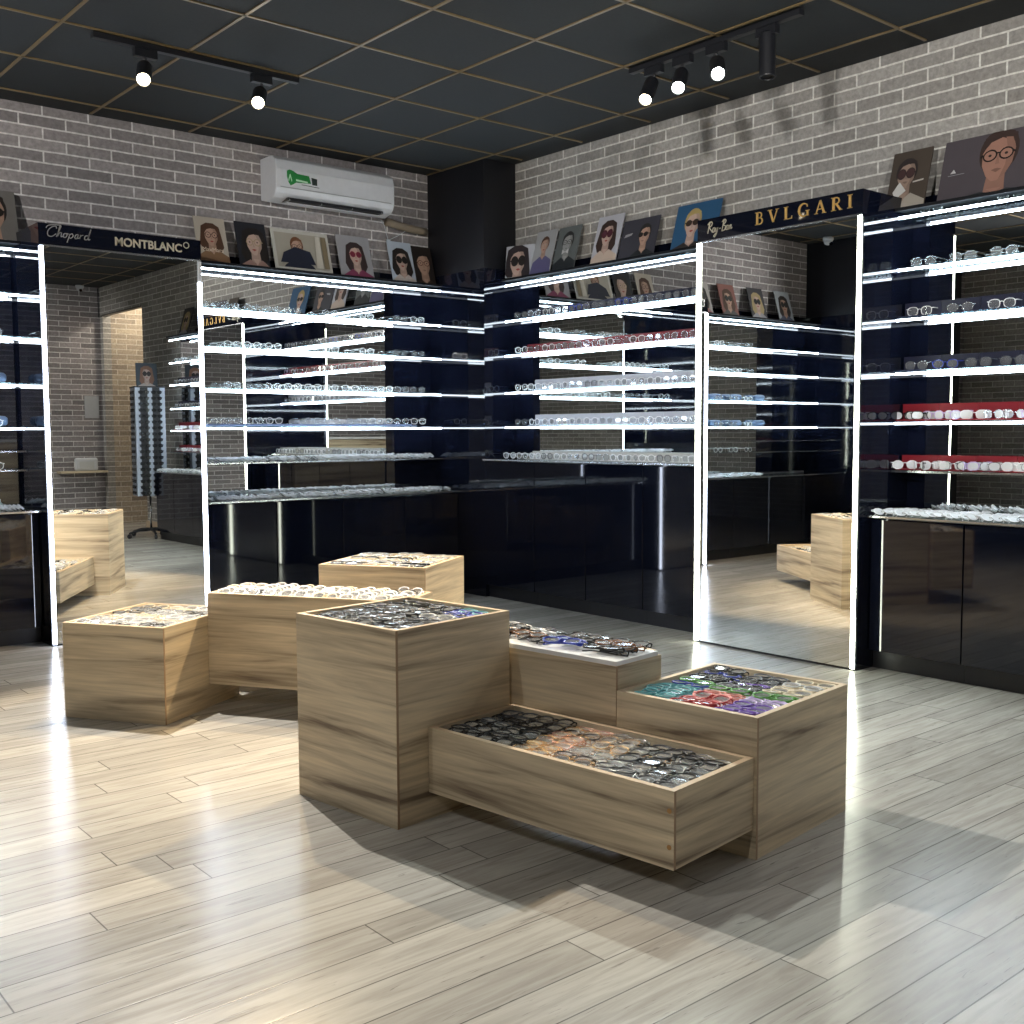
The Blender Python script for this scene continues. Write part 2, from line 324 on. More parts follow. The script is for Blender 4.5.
# ------------------------------------------------------------------ furniture along the walls
ZS = [2.170, 1.922, 1.682, 1.424, 1.184]          # the lit shelves
class Run:
    """a wall run: local s along the wall, depth d out from the wall"""
    def __init__(r, kind): r.k = kind
    def p(r, s, d, z): return (s, YW - d, z) if r.k == 'back' else (XW - d, s, z)
    def box(r, mb, s0, s1, d0, d1, z0, z1, mi=0): return mb.box(r.p(s0, d0, z0), r.p(s1, d1, z1), mi)
def shelving(run, s0, s1, mir0, mir1, label, dshelf, extra, zc, dc, led=ZS, mirror_bottom=None, cs0=None, cs1=None):
    """back board with inset mirror, glass shelves with led strips, top ledge"""
    t = thing('wall_shelving', label, 'shelving', run.p((s0 + s1) / 2, 0.0, 0))
    off = Vector(t.location)
    def part(name, fn, mat, parent=t):
        mb = MB(); fn(mb); mb.v = [v - off for v in mb.v]
        return mb.build(name, mat, parent)
    zb = zc + 0.02
    part('back_panel', lambda m: run.box(m, s0, s1, 0.001, 0.03, zb, 2.28), M_BLACK)
    part('mirror_panel', lambda m: run.box(m, mir0, mir1, 0.031, 0.037, zb, 2.155), M_MIRROR)
    part('top_ledge', lambda m: run.box(m, s0, s1, 0.031, dshelf + 0.03, 2.200, 2.215), M_LEDGE)
    for z in led:
        gsh = part('glass_shelf', lambda m: run.box(m, s0 + .002, s1 - .002, 0.038, dshelf, z + 0.006, z + 0.014), M_GLASS)
        st = part('led_strip', lambda m: run.box(m, s0 + .002, s1 - .002, dshelf - 0.006, dshelf + 0.004, z - 0.005, z + 0.0055), M_LED, gsh)
    for z in extra:
        gsh = part('glass_shelf', lambda m: run.box(m, s0 + .002, s1 - .002, 0.038, dshelf + 0.02, z + 0.002, z + 0.012), M_GLASS)
        part('edge_strip', lambda m: run.box(m, s0 + .002, s1 - .002, dshelf + 0.0205, dshelf + 0.023, z + 0.002, z + 0.012), M_ALU, gsh)
    return t
def cabinets(run, edges, dfront, ztop, label, group, plinth_in=0.04, kick=0.095):
    for i in range(len(edges) - 1):
        a, c = sorted(edges[i:i + 2]); a += 0.001; c -= 0.001
        t = thing('base_cabinet', label[i], 'cabinet', run.p((a + c) / 2, 0.0, 0), group=group)
        off = Vector(t.location)
        for nm, args, mt in (('carcass', (a, c, 0.001, dfront - 0.02, kick, ztop), M_BLACK), ('plinth', (a, c, 0.001, dfront - plinth_in, 0.0, kick - .001), M_BLACK_MATT),
                             ('cabinet_door', (a + .002, c - .002, dfront - 0.0195, dfront, kick - 0.004, ztop - 0.004), M_BLACK)):
            mb = MB(); run.box(mb, *args); mb.v = [v - off for v in mb.v]; o = mb.build(nm, mt, t)
            if nm == 'cabinet_door':
                md = o.modifiers.new('b', 'BEVEL'); md.width = 0.002; md.segments = 2
def counter(run, s0, s1, d, z, label):
    t = thing('glass_counter_top', label, 'counter', run.p((s0 + s1) / 2, 0.0, z)); off = Vector(t.location)
    mb = MB(); run.box(mb, s0 + .002, s1 - .002, 0.038, d, z, z + 0.009); mb.v = [v - off for v in mb.v]; mb.build('glass_top', M_GLASS, t)
    mb = MB(); run.box(mb, s0 + .002, s1 - .002, d + 0.0005, d + 0.003, z, z + 0.009); mb.v = [v - off for v in mb.v]; mb.build('edge_strip', M_ALU, t)
BK, RT = Run('back'), Run('right')
YM, XM = 6.10, 4.57                       # front planes of the two mirror cabinets
# -- mirror cabinets
def mirror_cabinet(run, s0, s1, d, label, led_l, led_r, low_cut):
    t = thing('mirror_cabinet', label, 'mirror cabinet', run.p((s0 + s1) / 2, 0, 0)); off = Vector(t.location)
    def part(name, fn, mat, parent=t):
        mb = MB(); fn(mb); mb.v = [v - off for v in mb.v]; return mb.build(name, mat, parent)
    part('carcass', lambda m: run.box(m, s0, s1, 0.001, d - 0.008, 0.0, 2.16), M_BLACK)
    h = part('header', lambda m: run.box(m, s0, s1, 0.001, d + 0.002, 2.1605, 2.272), M_BLACK)
    part('mirror_panel', lambda m: run.box(m, s0 + .004, s1 - .004, d - 0.0075, d, 0.012, 2.155), M_MIRROR)
    part('header_trim', lambda m: run.box(m, s0 + .004, s1 - .004, d + .0005, d + 0.004, 2.152, 2.160), M_ALU)
    for a, c, mt, z1 in ((s0 + .002, s0 + .021, led_l, 2.15), (s1 - .021, s1 - .002, led_r, low_cut)):
        part('led_strip', lambda m: run.box(m, a, c, d + 0.001, d + 0.010, 0.012, z1), mt)
        if z1 < 2.1: part('strip_cover', lambda m: run.box(m, a, c, d + 0.001, d + 0.008, z1 + .001, 2.15), M_PLASTIC)
    return t, h
mcL, hdL = mirror_cabinet(BK, 1.850, 2.757, YW - YM, 'tall mirror cabinet on the left, with lit edges and pale lettering on its black header', M_LED_B, M_LED_B, 2.03)
mcR, hdR = mirror_cabinet(RT, 2.900, 3.895, XW - XM, 'tall mirror cabinet on the right, with lit edges and gold lettering on its black header', M_LED_G, M_LED_G, 2.15)
# -- shelving
shelving(BK, 2.759, PX - .005, 2.764, 4.40, 'lit glass wall shelves between the left mirror and the black corner pillar', 0.155, [0.957], 0.735, 0.40)
shelving(RT, 3.897, PY - .005, 3.902, 5.72, 'lit glass wall shelves between the corner pillar and the right mirror', 0.105, [], 0.965, 0.33)
shelving(RT, 0.55, 2.898, 0.57, 2.80, 'lit glass wall shelves at the far right, right of the right mirror', 0.16, [0.945], 0.745, 0.36)
shelving(BK, -0.265, 1.848, 0.32, 1.835, 'lit glass wall shelves at the far left, left of the left mirror', 0.155, [1.05, 0.945], 0.735, 0.40)
# -- base cabinets and counters
cabinets(BK, [2.759, 3.29, 3.775, 4.27, PX - .005], 0.35, 0.722, ['gloss black base cabinet under the left shelves, beside the left mirror', 'gloss black base cabinet under the left shelves, second from the mirror', 'gloss black base cabinet under the left shelves, third from the mirror', 'gloss black base cabinet under the left shelves, in the corner by the pillar'], 'black cabinets under the left shelves')
cabinets(RT, [PY - .005, 5.415, 4.926, 4.437, 3.897], 0.30, 0.952, ['tall gloss black base cabinet in the corner, right against the black pillar', 'tall gloss black base cabinet, second to the right of the corner pillar', 'tall gloss black base cabinet, third to the right of the corner pillar', 'tall gloss black base cabinet beside the right mirror, reflecting the light strips'], 'black cabinets between pillar and right mirror')
cabinets(RT, [2.898, 2.43, 1.96, 1.49, 1.02, 0.55], 0.35, 0.73, ['gloss black base cabinet at the far right, just right of the right mirror', 'gloss black base cabinet at the right picture edge', 'gloss black base cabinet seen only in the left mirror, middle of its row', 'gloss black base cabinet seen only in the left mirror, second from the row end', 'gloss black base cabinet at the row end, near the sunglasses tower'], 'black cabinets right of the right mirror')
cabinets(BK, [-0.265, 0.25, 0.77, 1.29, 1.848], 0.35, 0.722, ['gloss black base cabinet seen only in the right mirror, at the far end', 'gloss black base cabinet seen only in the right mirror, second from the end', 'gloss black base cabinet seen only in the right mirror, third from the end', 'gloss black base cabinet at the left picture edge, beside the left mirror'], 'black cabinets left of the left mirror')
counter(BK, 2.759, PX - .006, 0.40, 0.728, 'glass counter top under the left shelves, covered with frames')
counter(RT, 3.897, PY - .006, 0.315, 0.958, 'glass counter top on the tall cabinets between pillar and right mirror')
counter(RT, 0.55, 2.898, 0.38, 0.737, 'glass counter top at the far right, right of the right mirror')
counter(BK, -0.265, 1.848, 0.40, 0.728, 'glass counter top at the far left, left of the left mirror')

# ------------------------------------------------------------------ lettering
def font_text(s, size, mat, parent, loc, rot, name='lettering', bold=0.0, shear=0.0, depth=0.0015, spacing=1.0):
    cu = D.curves.new(name, 'FONT'); cu.body = s; cu.size = size; cu.offset = bold; cu.shear = shear; cu.extrude = depth; cu.space_character = spacing
    cu.align_x = 'CENTER'; cu.align_y = 'CENTER'
    to = D.objects.new('tmp_text', cu); COL.objects.link(to)
    me = D.meshes.new_from_object(to.evaluated_get(bpy.context.evaluated_depsgraph_get()))
    D.objects.remove(to); D.curves.remove(cu)
    me.materials.clear(); me.materials.append(mat)
    o = D.objects.new(name, me); COL.objects.link(o); o.location = loc; o.rotation_euler = rot; o.parent = parent
    return o
def arc(cx, cz, rx, rz, a0, a1, n=10): return [(cx + rx * math.cos(R(a0 + (a1 - a0) * i / n)), cz + rz * math.sin(R(a0 + (a1 - a0) * i / n))) for i in range(n + 1)]
def spline(pts, n=6):
    out = []; P = [Vector(p) for p in pts]
    for i in range(len(P) - 1):
        p0 = P[max(0, i-1)]; p1 = P[i]; p2 = P[i+1]; p3 = P[min(len(P)-1, i+2)]
        for k in range(n):
            t = k / n
            out.append(tuple(0.5 * ((2*p1) + (p2-p0)*t + (2*p0-5*p1+4*p2-p3)*t*t + (3*p1-p0-3*p2+p3)*t**3)))
    out.append(tuple(P[-1])); return out
TH, TN, SE = 0.17, 0.075, 0.05
def serif(mb, ch, x, s):
    """one roman capital, height s, left edge x; returns advance"""
    def st(pts, w): mb.ribbon([(x + p[0]*s, p[1]*s) for p in pts], w*s if not isinstance(w, list) else [a*s for a in w])
    def sf(cx, z, w=0.34): mb.ribbon([(x + (cx - w/2)*s, z*s), (x + (cx + w/2)*s, z*s)], SE*s)
    if ch == 'I': st([(.17, 0), (.17, 1)], TH); sf(.17, .02); sf(.17, .98); return .34
    if ch == 'L': st([(.17, 0), (.17, 1)], TH); sf(.17, .98); st([(.02, .03), (.62, .03)], .06); st([(.6, .0), (.64, .24)], .06); return .66
    if ch == 'B':
        st([(.17, 0), (.17, 1)], TH); sf(.12, .02, .24); sf(.12, .98, .24)
        st([(.2, .97), (.34, .97)] + arc(.34, .755, .18, .215, 90, -90) + [(.2, .54)], .085)
        st([(.2, .54), (.36, .54)] + arc(.36, .285, .22, .255, 90, -90) + [(.2, .03)], .095); return .66
    if ch == 'R':
        st([(.17, 0), (.17, 1)], TH); sf(.17, .02); sf(.12, .98, .24)
        st([(.2, .97), (.36, .97)] + arc(.36, .74, .2, .23, 90, -90) + [(.2, .51)], .09); st([(.36, .5), (.66, .03)], .14); sf(.68, .02, .22); return .74
    if ch == 'V': st([(.1, .97), (.39, .0)], .15); st([(.68, .97), (.39, .0)], .07); sf(.1, .98); sf(.68, .98, .26); return .78
    if ch == 'A': st([(.08, .02), (.37, 1.0)], .07); st([(.37, 1.0), (.66, .02)], .15); st([(.2, .34), (.54, .34)], .06); sf(.08, .02, .26); sf(.67, .02, .3); return .76
    if ch == 'G':
        st(arc(.46, .5, .36, .49, 50, 318, 18), [.06, .07, .09, .1, .12, .14, .15, .16, .16, .16, .15, .14, .12, .1, .09, .08, .07, .07, .07])
        st([(.74, .02), (.74, .42)], .13); sf(.74, .43, .3); st([(.7, .72), (.7, .92)], .05); return .88
    return .5
def word(letters, s, gap):
    mb = MB(); x = 0
    for ch in letters: x += (serif(mb, ch, x, s) + gap) * s
    return mb, x - gap * s
# BVLGARI on the right header (front faces -x: local x runs towards -y)
def to_right(y, z): return Matrix.Translation((XM - 0.0025, y, z)) @ Matrix.Rotation(R(-90), 4, 'Z')
def to_back(x, z): return Matrix.Translation((x, YM - 0.0025, z))
def attach(mb, M, name, mat, parent):
    mb.v = [M @ v for v in mb.v]; root = parent.parent if parent.parent else parent
    off = Vector(root.location); mb.v = [v - off for v in mb.v]
    return mb.build(name, mat, parent)
adv = []; x = 0
for ch in 'BVLGARI':
    mb = MB(); a_ = serif(mb, ch, 0, 0.062); adv.append((mb, x)); x += (a_ + 0.42) * 0.062
k = (3.515 - 2.955) / (x - 0.42 * 0.062)
for mb, x0_ in adv:
    for v in mb.v: v.x = (v.x + x0_) * k
    attach(mb, to_right(3.515, 2.193), 'gold_letter', M_GOLD, hdR)
# handwritten word on the right header
def script(strokes, w, sx, sz, slant):
    mb = MB()
    for st in strokes:
        pts = spline([(x * sx + z * sz * slant, z * sz) for x, z in st]); mb.ribbon(pts, w, th=0.002)
    return mb
rb = [[(0.1, 0.0), (0.18, 0.5), (0.3, 1.0)], [(0.0, 0.8), (0.25, 1.02), (0.62, 1.0), (0.62, 0.72), (0.3, 0.52), (0.6, 0.25), (0.85, 0.02)],
      [(1.15, 0.42), (0.92, 0.42), (0.85, 0.12), (1.05, 0.05), (1.18, 0.42), (1.15, 0.08), (1.32, 0.12)], [(1.32, 0.42), (1.36, 0.12), (1.52, 0.1), (1.62, 0.42), (1.5, -0.1), (1.25, -0.42), (1.12, -0.3), (1.6, 0.05)],
      [(1.85, 0.28), (2.05, 0.3)], [(2.3, 0.0), (2.38, 0.5), (2.5, 1.0)], [(2.2, 0.85), (2.55, 1.05), (2.8, 0.88), (2.5, 0.55), (2.8, 0.4), (2.72, 0.08), (2.25, 0.02)],
      [(3.2, 0.42), (2.98, 0.4), (2.92, 0.1), (3.12, 0.08), (3.25, 0.42), (3.2, 0.08), (3.36, 0.15)], [(3.42, 0.42), (3.4, 0.05), (3.5, 0.36), (3.66, 0.42), (3.66, 0.08), (3.85, 0.2)]]
attach(script(rb, 0.0050, 0.165 / 3.85, 0.055, 0.12), to_right(3.828, 2.195), 'script_lettering', M_CHAMP, hdR)
# handwritten word on the left header
chp = [[(0.95, 0.8), (0.85, 1.0), (0.5, 0.9), (0.2, 0.5), (0.25, 0.08), (0.6, 0.0), (0.95, 0.3)], [(0.0, 0.75), (0.15, 1.0), (0.6, 1.12), (1.3, 1.15)],
       [(1.0, 0.0), (1.18, 0.6), (1.32, 1.05), (1.2, 1.0), (1.1, 0.1), (1.25, 0.4), (1.42, 0.42), (1.42, 0.05), (1.6, 0.15)],
       [(1.85, 0.42), (1.65, 0.35), (1.65, 0.05), (1.85, 0.05), (1.95, 0.3), (1.85, 0.42), (2.1, 0.38)], [(2.2, 0.42), (2.1, -0.05), (2.02, -0.45)], [(2.15, 0.3), (2.4, 0.45), (2.5, 0.2), (2.3, 0.0), (2.15, 0.1)],
       [(2.95, 0.42), (2.75, 0.38), (2.68, 0.08), (2.85, 0.03), (2.98, 0.42), (2.95, 0.05), (3.12, 0.15)], [(3.18, 0.42), (3.15, 0.02), (3.2, 0.3), (3.42, 0.44)],
       [(3.85, 0.42), (3.62, 0.36), (3.6, 0.05), (3.82, 0.05), (3.98, 0.5), (4.08, 1.05), (3.95, 0.5), (3.95, 0.03), (4.1, 0.1)]]
attach(script(chp, 0.0042, 0.235 / 4.1, 0.055, 0.14), to_back(1.885, 2.205), 'script_lettering', M_SILVERL, hdL)
o = font_text('MONTBLANC', 0.064, M_CHAMP, hdL, Vector((2.448, YM - 0.004, 2.213)) - mcL.location, (R(90), 0, 0), 'block_lettering', bold=0.0016, depth=0.001)
wd = max(v.co.x for v in o.data.vertices) - min(v.co.x for v in o.data.vertices); o.scale = (0.385 / wd, 1, 1)
rg = MB(); rg.ribbon(arc(0, 0, 0.016, 0.016, 0, 360, 18), 0.0045)
attach(rg, to_back(2.668, 2.236), 'ring_emblem', M_CHAMP, hdL)

# ------------------------------------------------------------------ oak display boxes
ANG1, ANG2 = R(7.157), R(32.30)
def local_to_world(a, u, v): return (math.cos(a) * u - math.sin(a) * v, math.sin(a) * u + math.cos(a) * v)
TH_P = 0.018
BOXES = {}
def display_box(key, a, u, v, w, d, z0, z1, label, oak, tray=False, pegs=False, deck=0.035):
    x, y = local_to_world(a, u, v)
    t = thing('display_box', label, 'display box', (x, y, z0), a)
    H = z1 - z0; T = TH_P; m = M_OAK[oak]
    hf = H - 0.014 if tray else H
    boxp('side_panel', (0, T + .0003, 0), (T, d - T - .0003, hf), m, t)
    boxp('side_panel', (w - T, T + .0003, 0), (w, d - T - .0003, H), m, t)
    boxp('side_panel', (0, 0, 0), (w, T, hf), m, t)
    boxp('side_panel', (0, d - T, 0), (w, d, H), m, t)
    # pale edging on the rim
    e = 0.0012; mb = MB()
    for bb in (((0, T, hf), (T, d - T, hf + e)), ((w - T, T, H), (w, d - T, H + e)), ((0, 0, hf), (w, T, hf + e)), ((0, d - T, H), (w, d, H + e))): mb.box(*bb)
    mb.build('rim_edging', M_OAK_EDGE, t)
    boxp('corner_edging', (0.0002, -0.0008, 0), (0.0085, -0.0001, hf), M_CORNER, t)
    if tray:
        mb = MB().box((0.0, 0.0, H - 0.0125), (w - T - .0005, d - T - .0005, H + 0.001)); o = mb.build('display_deck', M_TRAYWHITE, t); o['label'] = 'white deck board'
        BOXES[key] = (t, w, d, H + 0.002, 0.03)
    else:
        boxp('display_deck', (T + .0005, T + .0005, H - deck - 0.012), (w - T - .0005, d - T - .0005, H - deck), M_TRAYWHITE, t)['label'] = 'white deck board'
        BOXES[key] = (t, w, d, H - deck + 0.001, T + 0.004)
    if z0 > 0.01:
        boxp('base_board', (T + .0005, T + .0005, 0.0), (w - T - .0005, d - T - .0005, 0.014), m, t)
    else:
        mb = MB(); 
        for cx in (0.03, w - 0.07):
            for cy in (0.03, d - 0.07): mb.box((cx, cy, 0.0005), (cx + .04, cy + .04, 0.010))
    if pegs:
        for zz in (0.055, 0.146):
            MB().lathe([(0.0065, 0), (0.0065, 0.0012)], 16, Matrix.Translation((-0.0001, 0.013, zz)) @ Matrix.Rotation(R(-90), 4, 'Y')).build('screw_cap', M_SCREW, t)
    return t
display_box('A', ANG1, 2.037, 2.350, .479, .475, 0, .583, 'tallest oak display box of the front group, full of black frames', 0, deck=.028)
display_box('B', ANG1, 2.160, 1.474, .373, .874, .083, .279, 'long low oak display box jutting out nearest the viewer, with gold and silver frames', 1, pegs=True, deck=.03)
display_box('C', ANG1, 2.534, 1.937, .230, .640, .20, .473, 'raised narrow oak display box with a bare white deck, behind the tallest front box', 2, tray=True)
display_box('D', ANG1, 2.535, 1.466, .529, .469, 0, .387, 'square oak display box at the right end of the front group, with colourful frames', 3, deck=.028)
display_box('E', ANG2, 3.623, 2.602, .541, .478, 0, .388, 'oak display box standing at the left end of the rear group, before the left mirror', 2, deck=.024)
display_box('F', ANG2, 3.930, 1.70, .289, .900, .10, .485, 'long raised oak display box spanning the middle of the rear group', 1, deck=.02)
display_box('G', ANG2, 4.221, 1.736, .475, .495, 0, .583, 'rearmost oak display box, standing closest to the black corner cabinets', 0, deck=.02)
display_box('H', ANG2, 4.22, 2.233, .37, .89, .083, .279, 'long low oak display box hidden behind the rear group, seen in the mirrors', 3)

# ------------------------------------------------------------------ eyeglasses
FRAMECOL = {
    'black': ((0.012, 0.012, 0.014), 0.25, 0.0), 'dark grey': ((0.07, 0.075, 0.085), 0.3, 0.2), 'silver': ((0.62, 0.64, 0.66), 0.2, 0.9),
    'gold': ((0.80, 0.50, 0.22), 0.2, 0.9), 'rose gold': ((0.85, 0.50, 0.38), 0.22, 0.8), 'tortoiseshell': ((0.20, 0.08, 0.03), 0.25, 0.0), 'blue': ((0.02, 0.05, 0.42), 0.3, 0.0),
    'teal': ((0.12, 0.45, 0.50), 0.3, 0.0), 'clear': ((0.72, 0.72, 0.72), 0.2, 0.0), 'red': ((0.45, 0.03, 0.03), 0.3, 0.0), 'coral pink': ((0.85, 0.33, 0.27), 0.35, 0.0),
    'purple': ((0.16, 0.06, 0.45), 0.3, 0.0), 'lilac': ((0.62, 0.50, 0.80), 0.35, 0.0), 'green': ((0.10, 0.35, 0.06), 0.3, 0.0), 'beige': ((0.78, 0.68, 0.50), 0.35, 0.0), 'white': ((0.85, 0.86, 0.88), 0.3, 0.0)}
def fmat(c):
    rgb, ro, me = FRAMECOL[c]; return simple('%s frame' % c, rgb, ro, metal=me, noise=0.04)
def rim_pts(cx, n=16, w=0.026, h=0.0195, e=2.6):
    out = []
    for i in range(n):
        a = 2 * math.pi * i / n; c, s = math.cos(a), math.sin(a)
        out.append((cx + w * math.copysign(abs(c) ** (2 / e), c), 0.0, h * math.copysign(abs(s) ** (2 / e), s) * (1.0 if s > 0 else 1.06)))
    return out
def front_mb(thick, n=16, k=5, e=2.6):
    mb = MB()
    for cx in (-0.0345, 0.0345): mb.tube(rim_pts(cx, n, e=e), thick, k, closed=True)
    mb.tube([(-0.0095, 0, 0.004), (-0.004, -0.001, 0.0085), (0.004, -0.001, 0.0085), (0.0095, 0, 0.004)], thick * 0.95, k)
    for s in (-1, 1): mb.tube([(s * 0.059, 0, 0.010), (s * 0.067, 0.002, 0.011)], thick, k)
    return mb
def lens_mb(cx, e=2.6, n=16):
    return MB().add([(x, y + 0.0003, z) for x, y, z in rim_pts(cx, n, 0.0255, 0.019, e)], [tuple(reversed(range(n)))])
def temple_mb(s, folded, thick, k=5):
    if folded:
        y = 0.008 if s < 0 else 0.0135
        return MB().tube([(s * 0.067, 0.002, 0.011), (s * 0.064, y, 0.0105), (0.0, y + .001, 0.0085), (-s * 0.036, y, 0.004), (-s * 0.060, y - .001, -0.014)], [thick, thick, thick * .9, thick * .9, thick * .8], k)
    return MB().tube([(s * 0.067, 0.002, 0.011), (s * 0.0685, 0.012, 0.011), (s * 0.070, 0.09, 0.010), (s * 0.068, 0.125, -0.004), (s * 0.067, 0.142, -0.020)], [thick, thick, thick * .9, thick * .9, thick * .8], k)
MESHC = {}
def shared(key, fn, mat):
    if key not in MESHC:
        mb = fn(); me = D.meshes.new(key[0]); me.from_pydata([tuple(v) for v in mb.v], [], mb.f)
        me.materials.append(mat); me.polygons.foreach_set('use_smooth', [True] * len(mb.f)); me.update(); MESHC[key] = me
    return MESHC[key]
NPAIR = [0]; LIMIT = 305
ORD = 'first second third fourth fifth sixth seventh eighth ninth tenth eleventh twelfth thirteenth fourteenth fifteenth sixteenth seventeenth eighteenth'.split()
STUFF = MB(); STUFF_MATS = []
LOW = {}
def low_pair(folded, thick, shape):
    k = (folded, thick, shape)
    if k not in LOW:
        mb = front_mb(thick, 10, 3, e=shape)
        for s in (-1, 1): mb.merge(temple_mb(s, folded, thick, 3), Matrix())
        mb.m = [0] * len(mb.f)
        for cx in (-0.0345, 0.0345): mb.merge(lens_mb(cx, shape, 10), Matrix(), 1)
        LOW[k] = mb
    return LOW[k]
PROTO = {}
def pair(M, colour, folded, label, group, thick=0.0019, shape=2.6, lens='clear', parts=True, far=False, heap=False):
    """one pair of glasses with world matrix M"""
    if far or NPAIR[0] >= LIMIT:
        lm_ = fmat(colour); ln = (M_LENS_GLARE if heap else M_LENS) if lens == 'clear' else M_SUNLENS
        for mm in (lm_, ln):
            if mm not in STUFF_MATS: STUFF_MATS.append(mm)
        a, b2 = STUFF_MATS.index(lm_), STUFF_MATS.index(ln)
        src = low_pair(folded, thick * 1.15, shape); n = len(STUFF.v)
        STUFF.v += [M @ v for v in src.v]; STUFF.f += [tuple(i + n for i in f) for f in src.f]; STUFF.m += [a if x == 0 else b2 for x in src.m]
        return
    NPAIR[0] += 1
    key = (colour, folded, thick, shape, lens, parts)
    if key not in PROTO:
        fm = fmat(colour); lm_ = M_LENS if lens == 'clear' else M_SUNLENS
        if parts:
            root = D.objects.new('eyeglasses', shared(('eyeglasses', colour, thick, shape), lambda: front_mb(thick, e=shape), fm))
            kids = [('lens', shared(('lens', cx, shape, lens), lambda: lens_mb(cx, shape), lm_)) for cx in (-0.0345, 0.0345)]
            kids += [('temple', shared(('temple', s, folded, thick, colour), lambda: temple_mb(s, folded, thick), fm)) for s in (-1, 1)]
            PROTO[key] = (root, kids)
        else:
            lp = low_pair(folded, thick, shape); me = D.meshes.new('eyeglasses'); me.from_pydata([tuple(v) for v in lp.v], [], lp.f)
            me.materials.append(fm); me.materials.append(lm_); me.polygons.foreach_set('material_index', lp.m); me.update()
            PROTO[key] = (D.objects.new('eyeglasses', me), [])
    src, kids = PROTO[key]
    o = src.copy(); COL.objects.link(o); o.matrix_world = M
    tag(o, label, 'eyeglasses', group)
    for nm, me in kids:
        c = D.objects.new(nm, me); COL.objects.link(c); c.parent = o
def in_box(key, rows, cols, chooser, where, tilt=4, jit=13, region=(0, 1, 0, 1), parts=True, fill=1.0, far=False):
    """rows step along the box's local x, columns along local y; frames lie shingled"""
    t, w, d, zt, mg = BOXES[key]; rng = random.Random(hash(key) % 1000 if False else ord(key))
    x0, x1 = mg + 0.026, w - mg - 0.026; y0, y1 = mg + 0.068, d - mg - 0.068
    if key == 'C': x0, x1 = 0.052, w - TH_P - 0.03; y0, y1 = 0.085, d - 0.09
    base = Matrix.Translation(t.location) @ Matrix.Rotation(t.rotation_euler.z, 4, 'Z')
    for c in range(cols):
        for r in range(rows):
            if rng.random() > fill: continue
            fr, fc = r / max(1, rows - 1), c / max(1, cols - 1)
            x = x0 + (x1 - x0) * fr + rng.uniform(-.004, .004); y = y0 + (y1 - y0) * fc + rng.uniform(-.010, .010)
            colr, lens = chooser(fr, fc, rng)
            th = 0.0014 if colr in ('gold', 'rose gold', 'silver') else 0.0025
            # width along local y; lens 'up' direction leans over towards +x
            rot = Matrix.Rotation(R(-90 + rng.uniform(-jit, jit)), 4, 'Z') @ Matrix.Rotation(R(-(90 - tilt) + rng.uniform(-12, 12)), 4, 'X')
            z = zt + 0.016 + rng.uniform(0, 0.010)
            nm = colr + ('-framed sunglasses' if lens != 'clear' else '-framed eyeglasses')
            L = '%s in the %s, %s column from the left, %s pair back' % (nm, where, ORD[cols - 1 - c], ORD[r])
            pair(base @ Matrix.Translation((x, y, z)) @ rot, colr, True, L, 'eyeglasses folded in the ' + where, th, 2.6 if rng.random() < .6 else 2.1, lens, parts, far)
def pick(rng, table):
    x = rng.random() * sum(w for _, w in table)
    for c, w in table:
        x -= w
        if x <= 0: return c
    return table[-1][0]
def chA(fr, fc, g):
    if fc < .34 and fr > .72: return ('blue' if fr < .93 else 'teal'), 'clear'
    if fc < .34 and fr > .5 : return pick(g, [('black', 3), ('clear', 2)]), 'clear'
    return pick(g, [('black', 9), ('dark grey', 3), ('tortoiseshell', .5)]), 'clear'
def chB(fr, fc, g):
    if fc > .72: return pick(g, [('black', 7), ('dark grey', 3)]), 'clear'
    if fc > .45: return pick(g, [('gold', 3), ('rose gold', 4), ('black', 3)]), 'clear'
    if fc > .2: return pick(g, [('silver', 3), ('black', 4), ('gold', 2)]), 'clear'
    return pick(g, [('silver', 4), ('dark grey', 3), ('gold', 1), ('black', 2)]), 'clear'
def chC(fr, fc, g): return (pick(g, [('blue', 3), ('black', 2)]) if .3 < fc < .55 else pick(g, [('black', 6), ('tortoiseshell', 2), ('clear', 1)])), 'clear'
def chD(fr, fc, g):
    if fr < .22: return ('teal' if fc > .7 else 'red' if fc > .45 else 'coral pink' if fc > .15 else 'purple'), 'clear'
    if fr < .42: return ('teal' if fc > .8 else 'blue' if fc > .5 else 'coral pink' if fc > .15 else 'lilac'), 'clear'
    if fr < .55: return pick(g, [('green', 2), ('dark grey', 3), ('blue', 1)]), 'clear'
    if fc < .1: return pick(g, [('beige', 3), ('clear', 2), ('lilac', 1)]), 'clear'
    return pick(g, [('black', 8), ('blue', 1), ('red', 1), ('purple', .7), ('dark grey', 2)]), 'clear'
def chE(fr, fc, g): return pick(g, [('clear', 4), ('beige', 2), ('black', 2.5), ('silver', 3)]), 'clear'
def chF(fr, fc, g): return pick(g, [('clear', 4), ('beige', 3), ('white', 2), ('coral pink', .6), ('black', .5)]), 'clear'
def chG(fr, fc, g): return pick(g, [('silver', 3), ('beige', 3), ('black', 1.4), ('clear', 3)]), 'clear'
def boxes_of_frames():
    in_box('B', 13, 6, chB, 'low front box')
    in_box('D', 16, 3, chD, 'square right box')
    in_box('A', 16, 3, chA, 'tallest front box')
    in_box('C', 7, 4, chC, 'white-decked box', jit=20)
    in_box('E', 13, 3, chE, 'rear left box', parts=False, jit=25)
    in_box('F', 8, 6, chF, 'rear middle box', parts=False, tilt=35, jit=20)
    in_box('G', 17, 3, chG, 'rearmost box', parts=False, far=True)

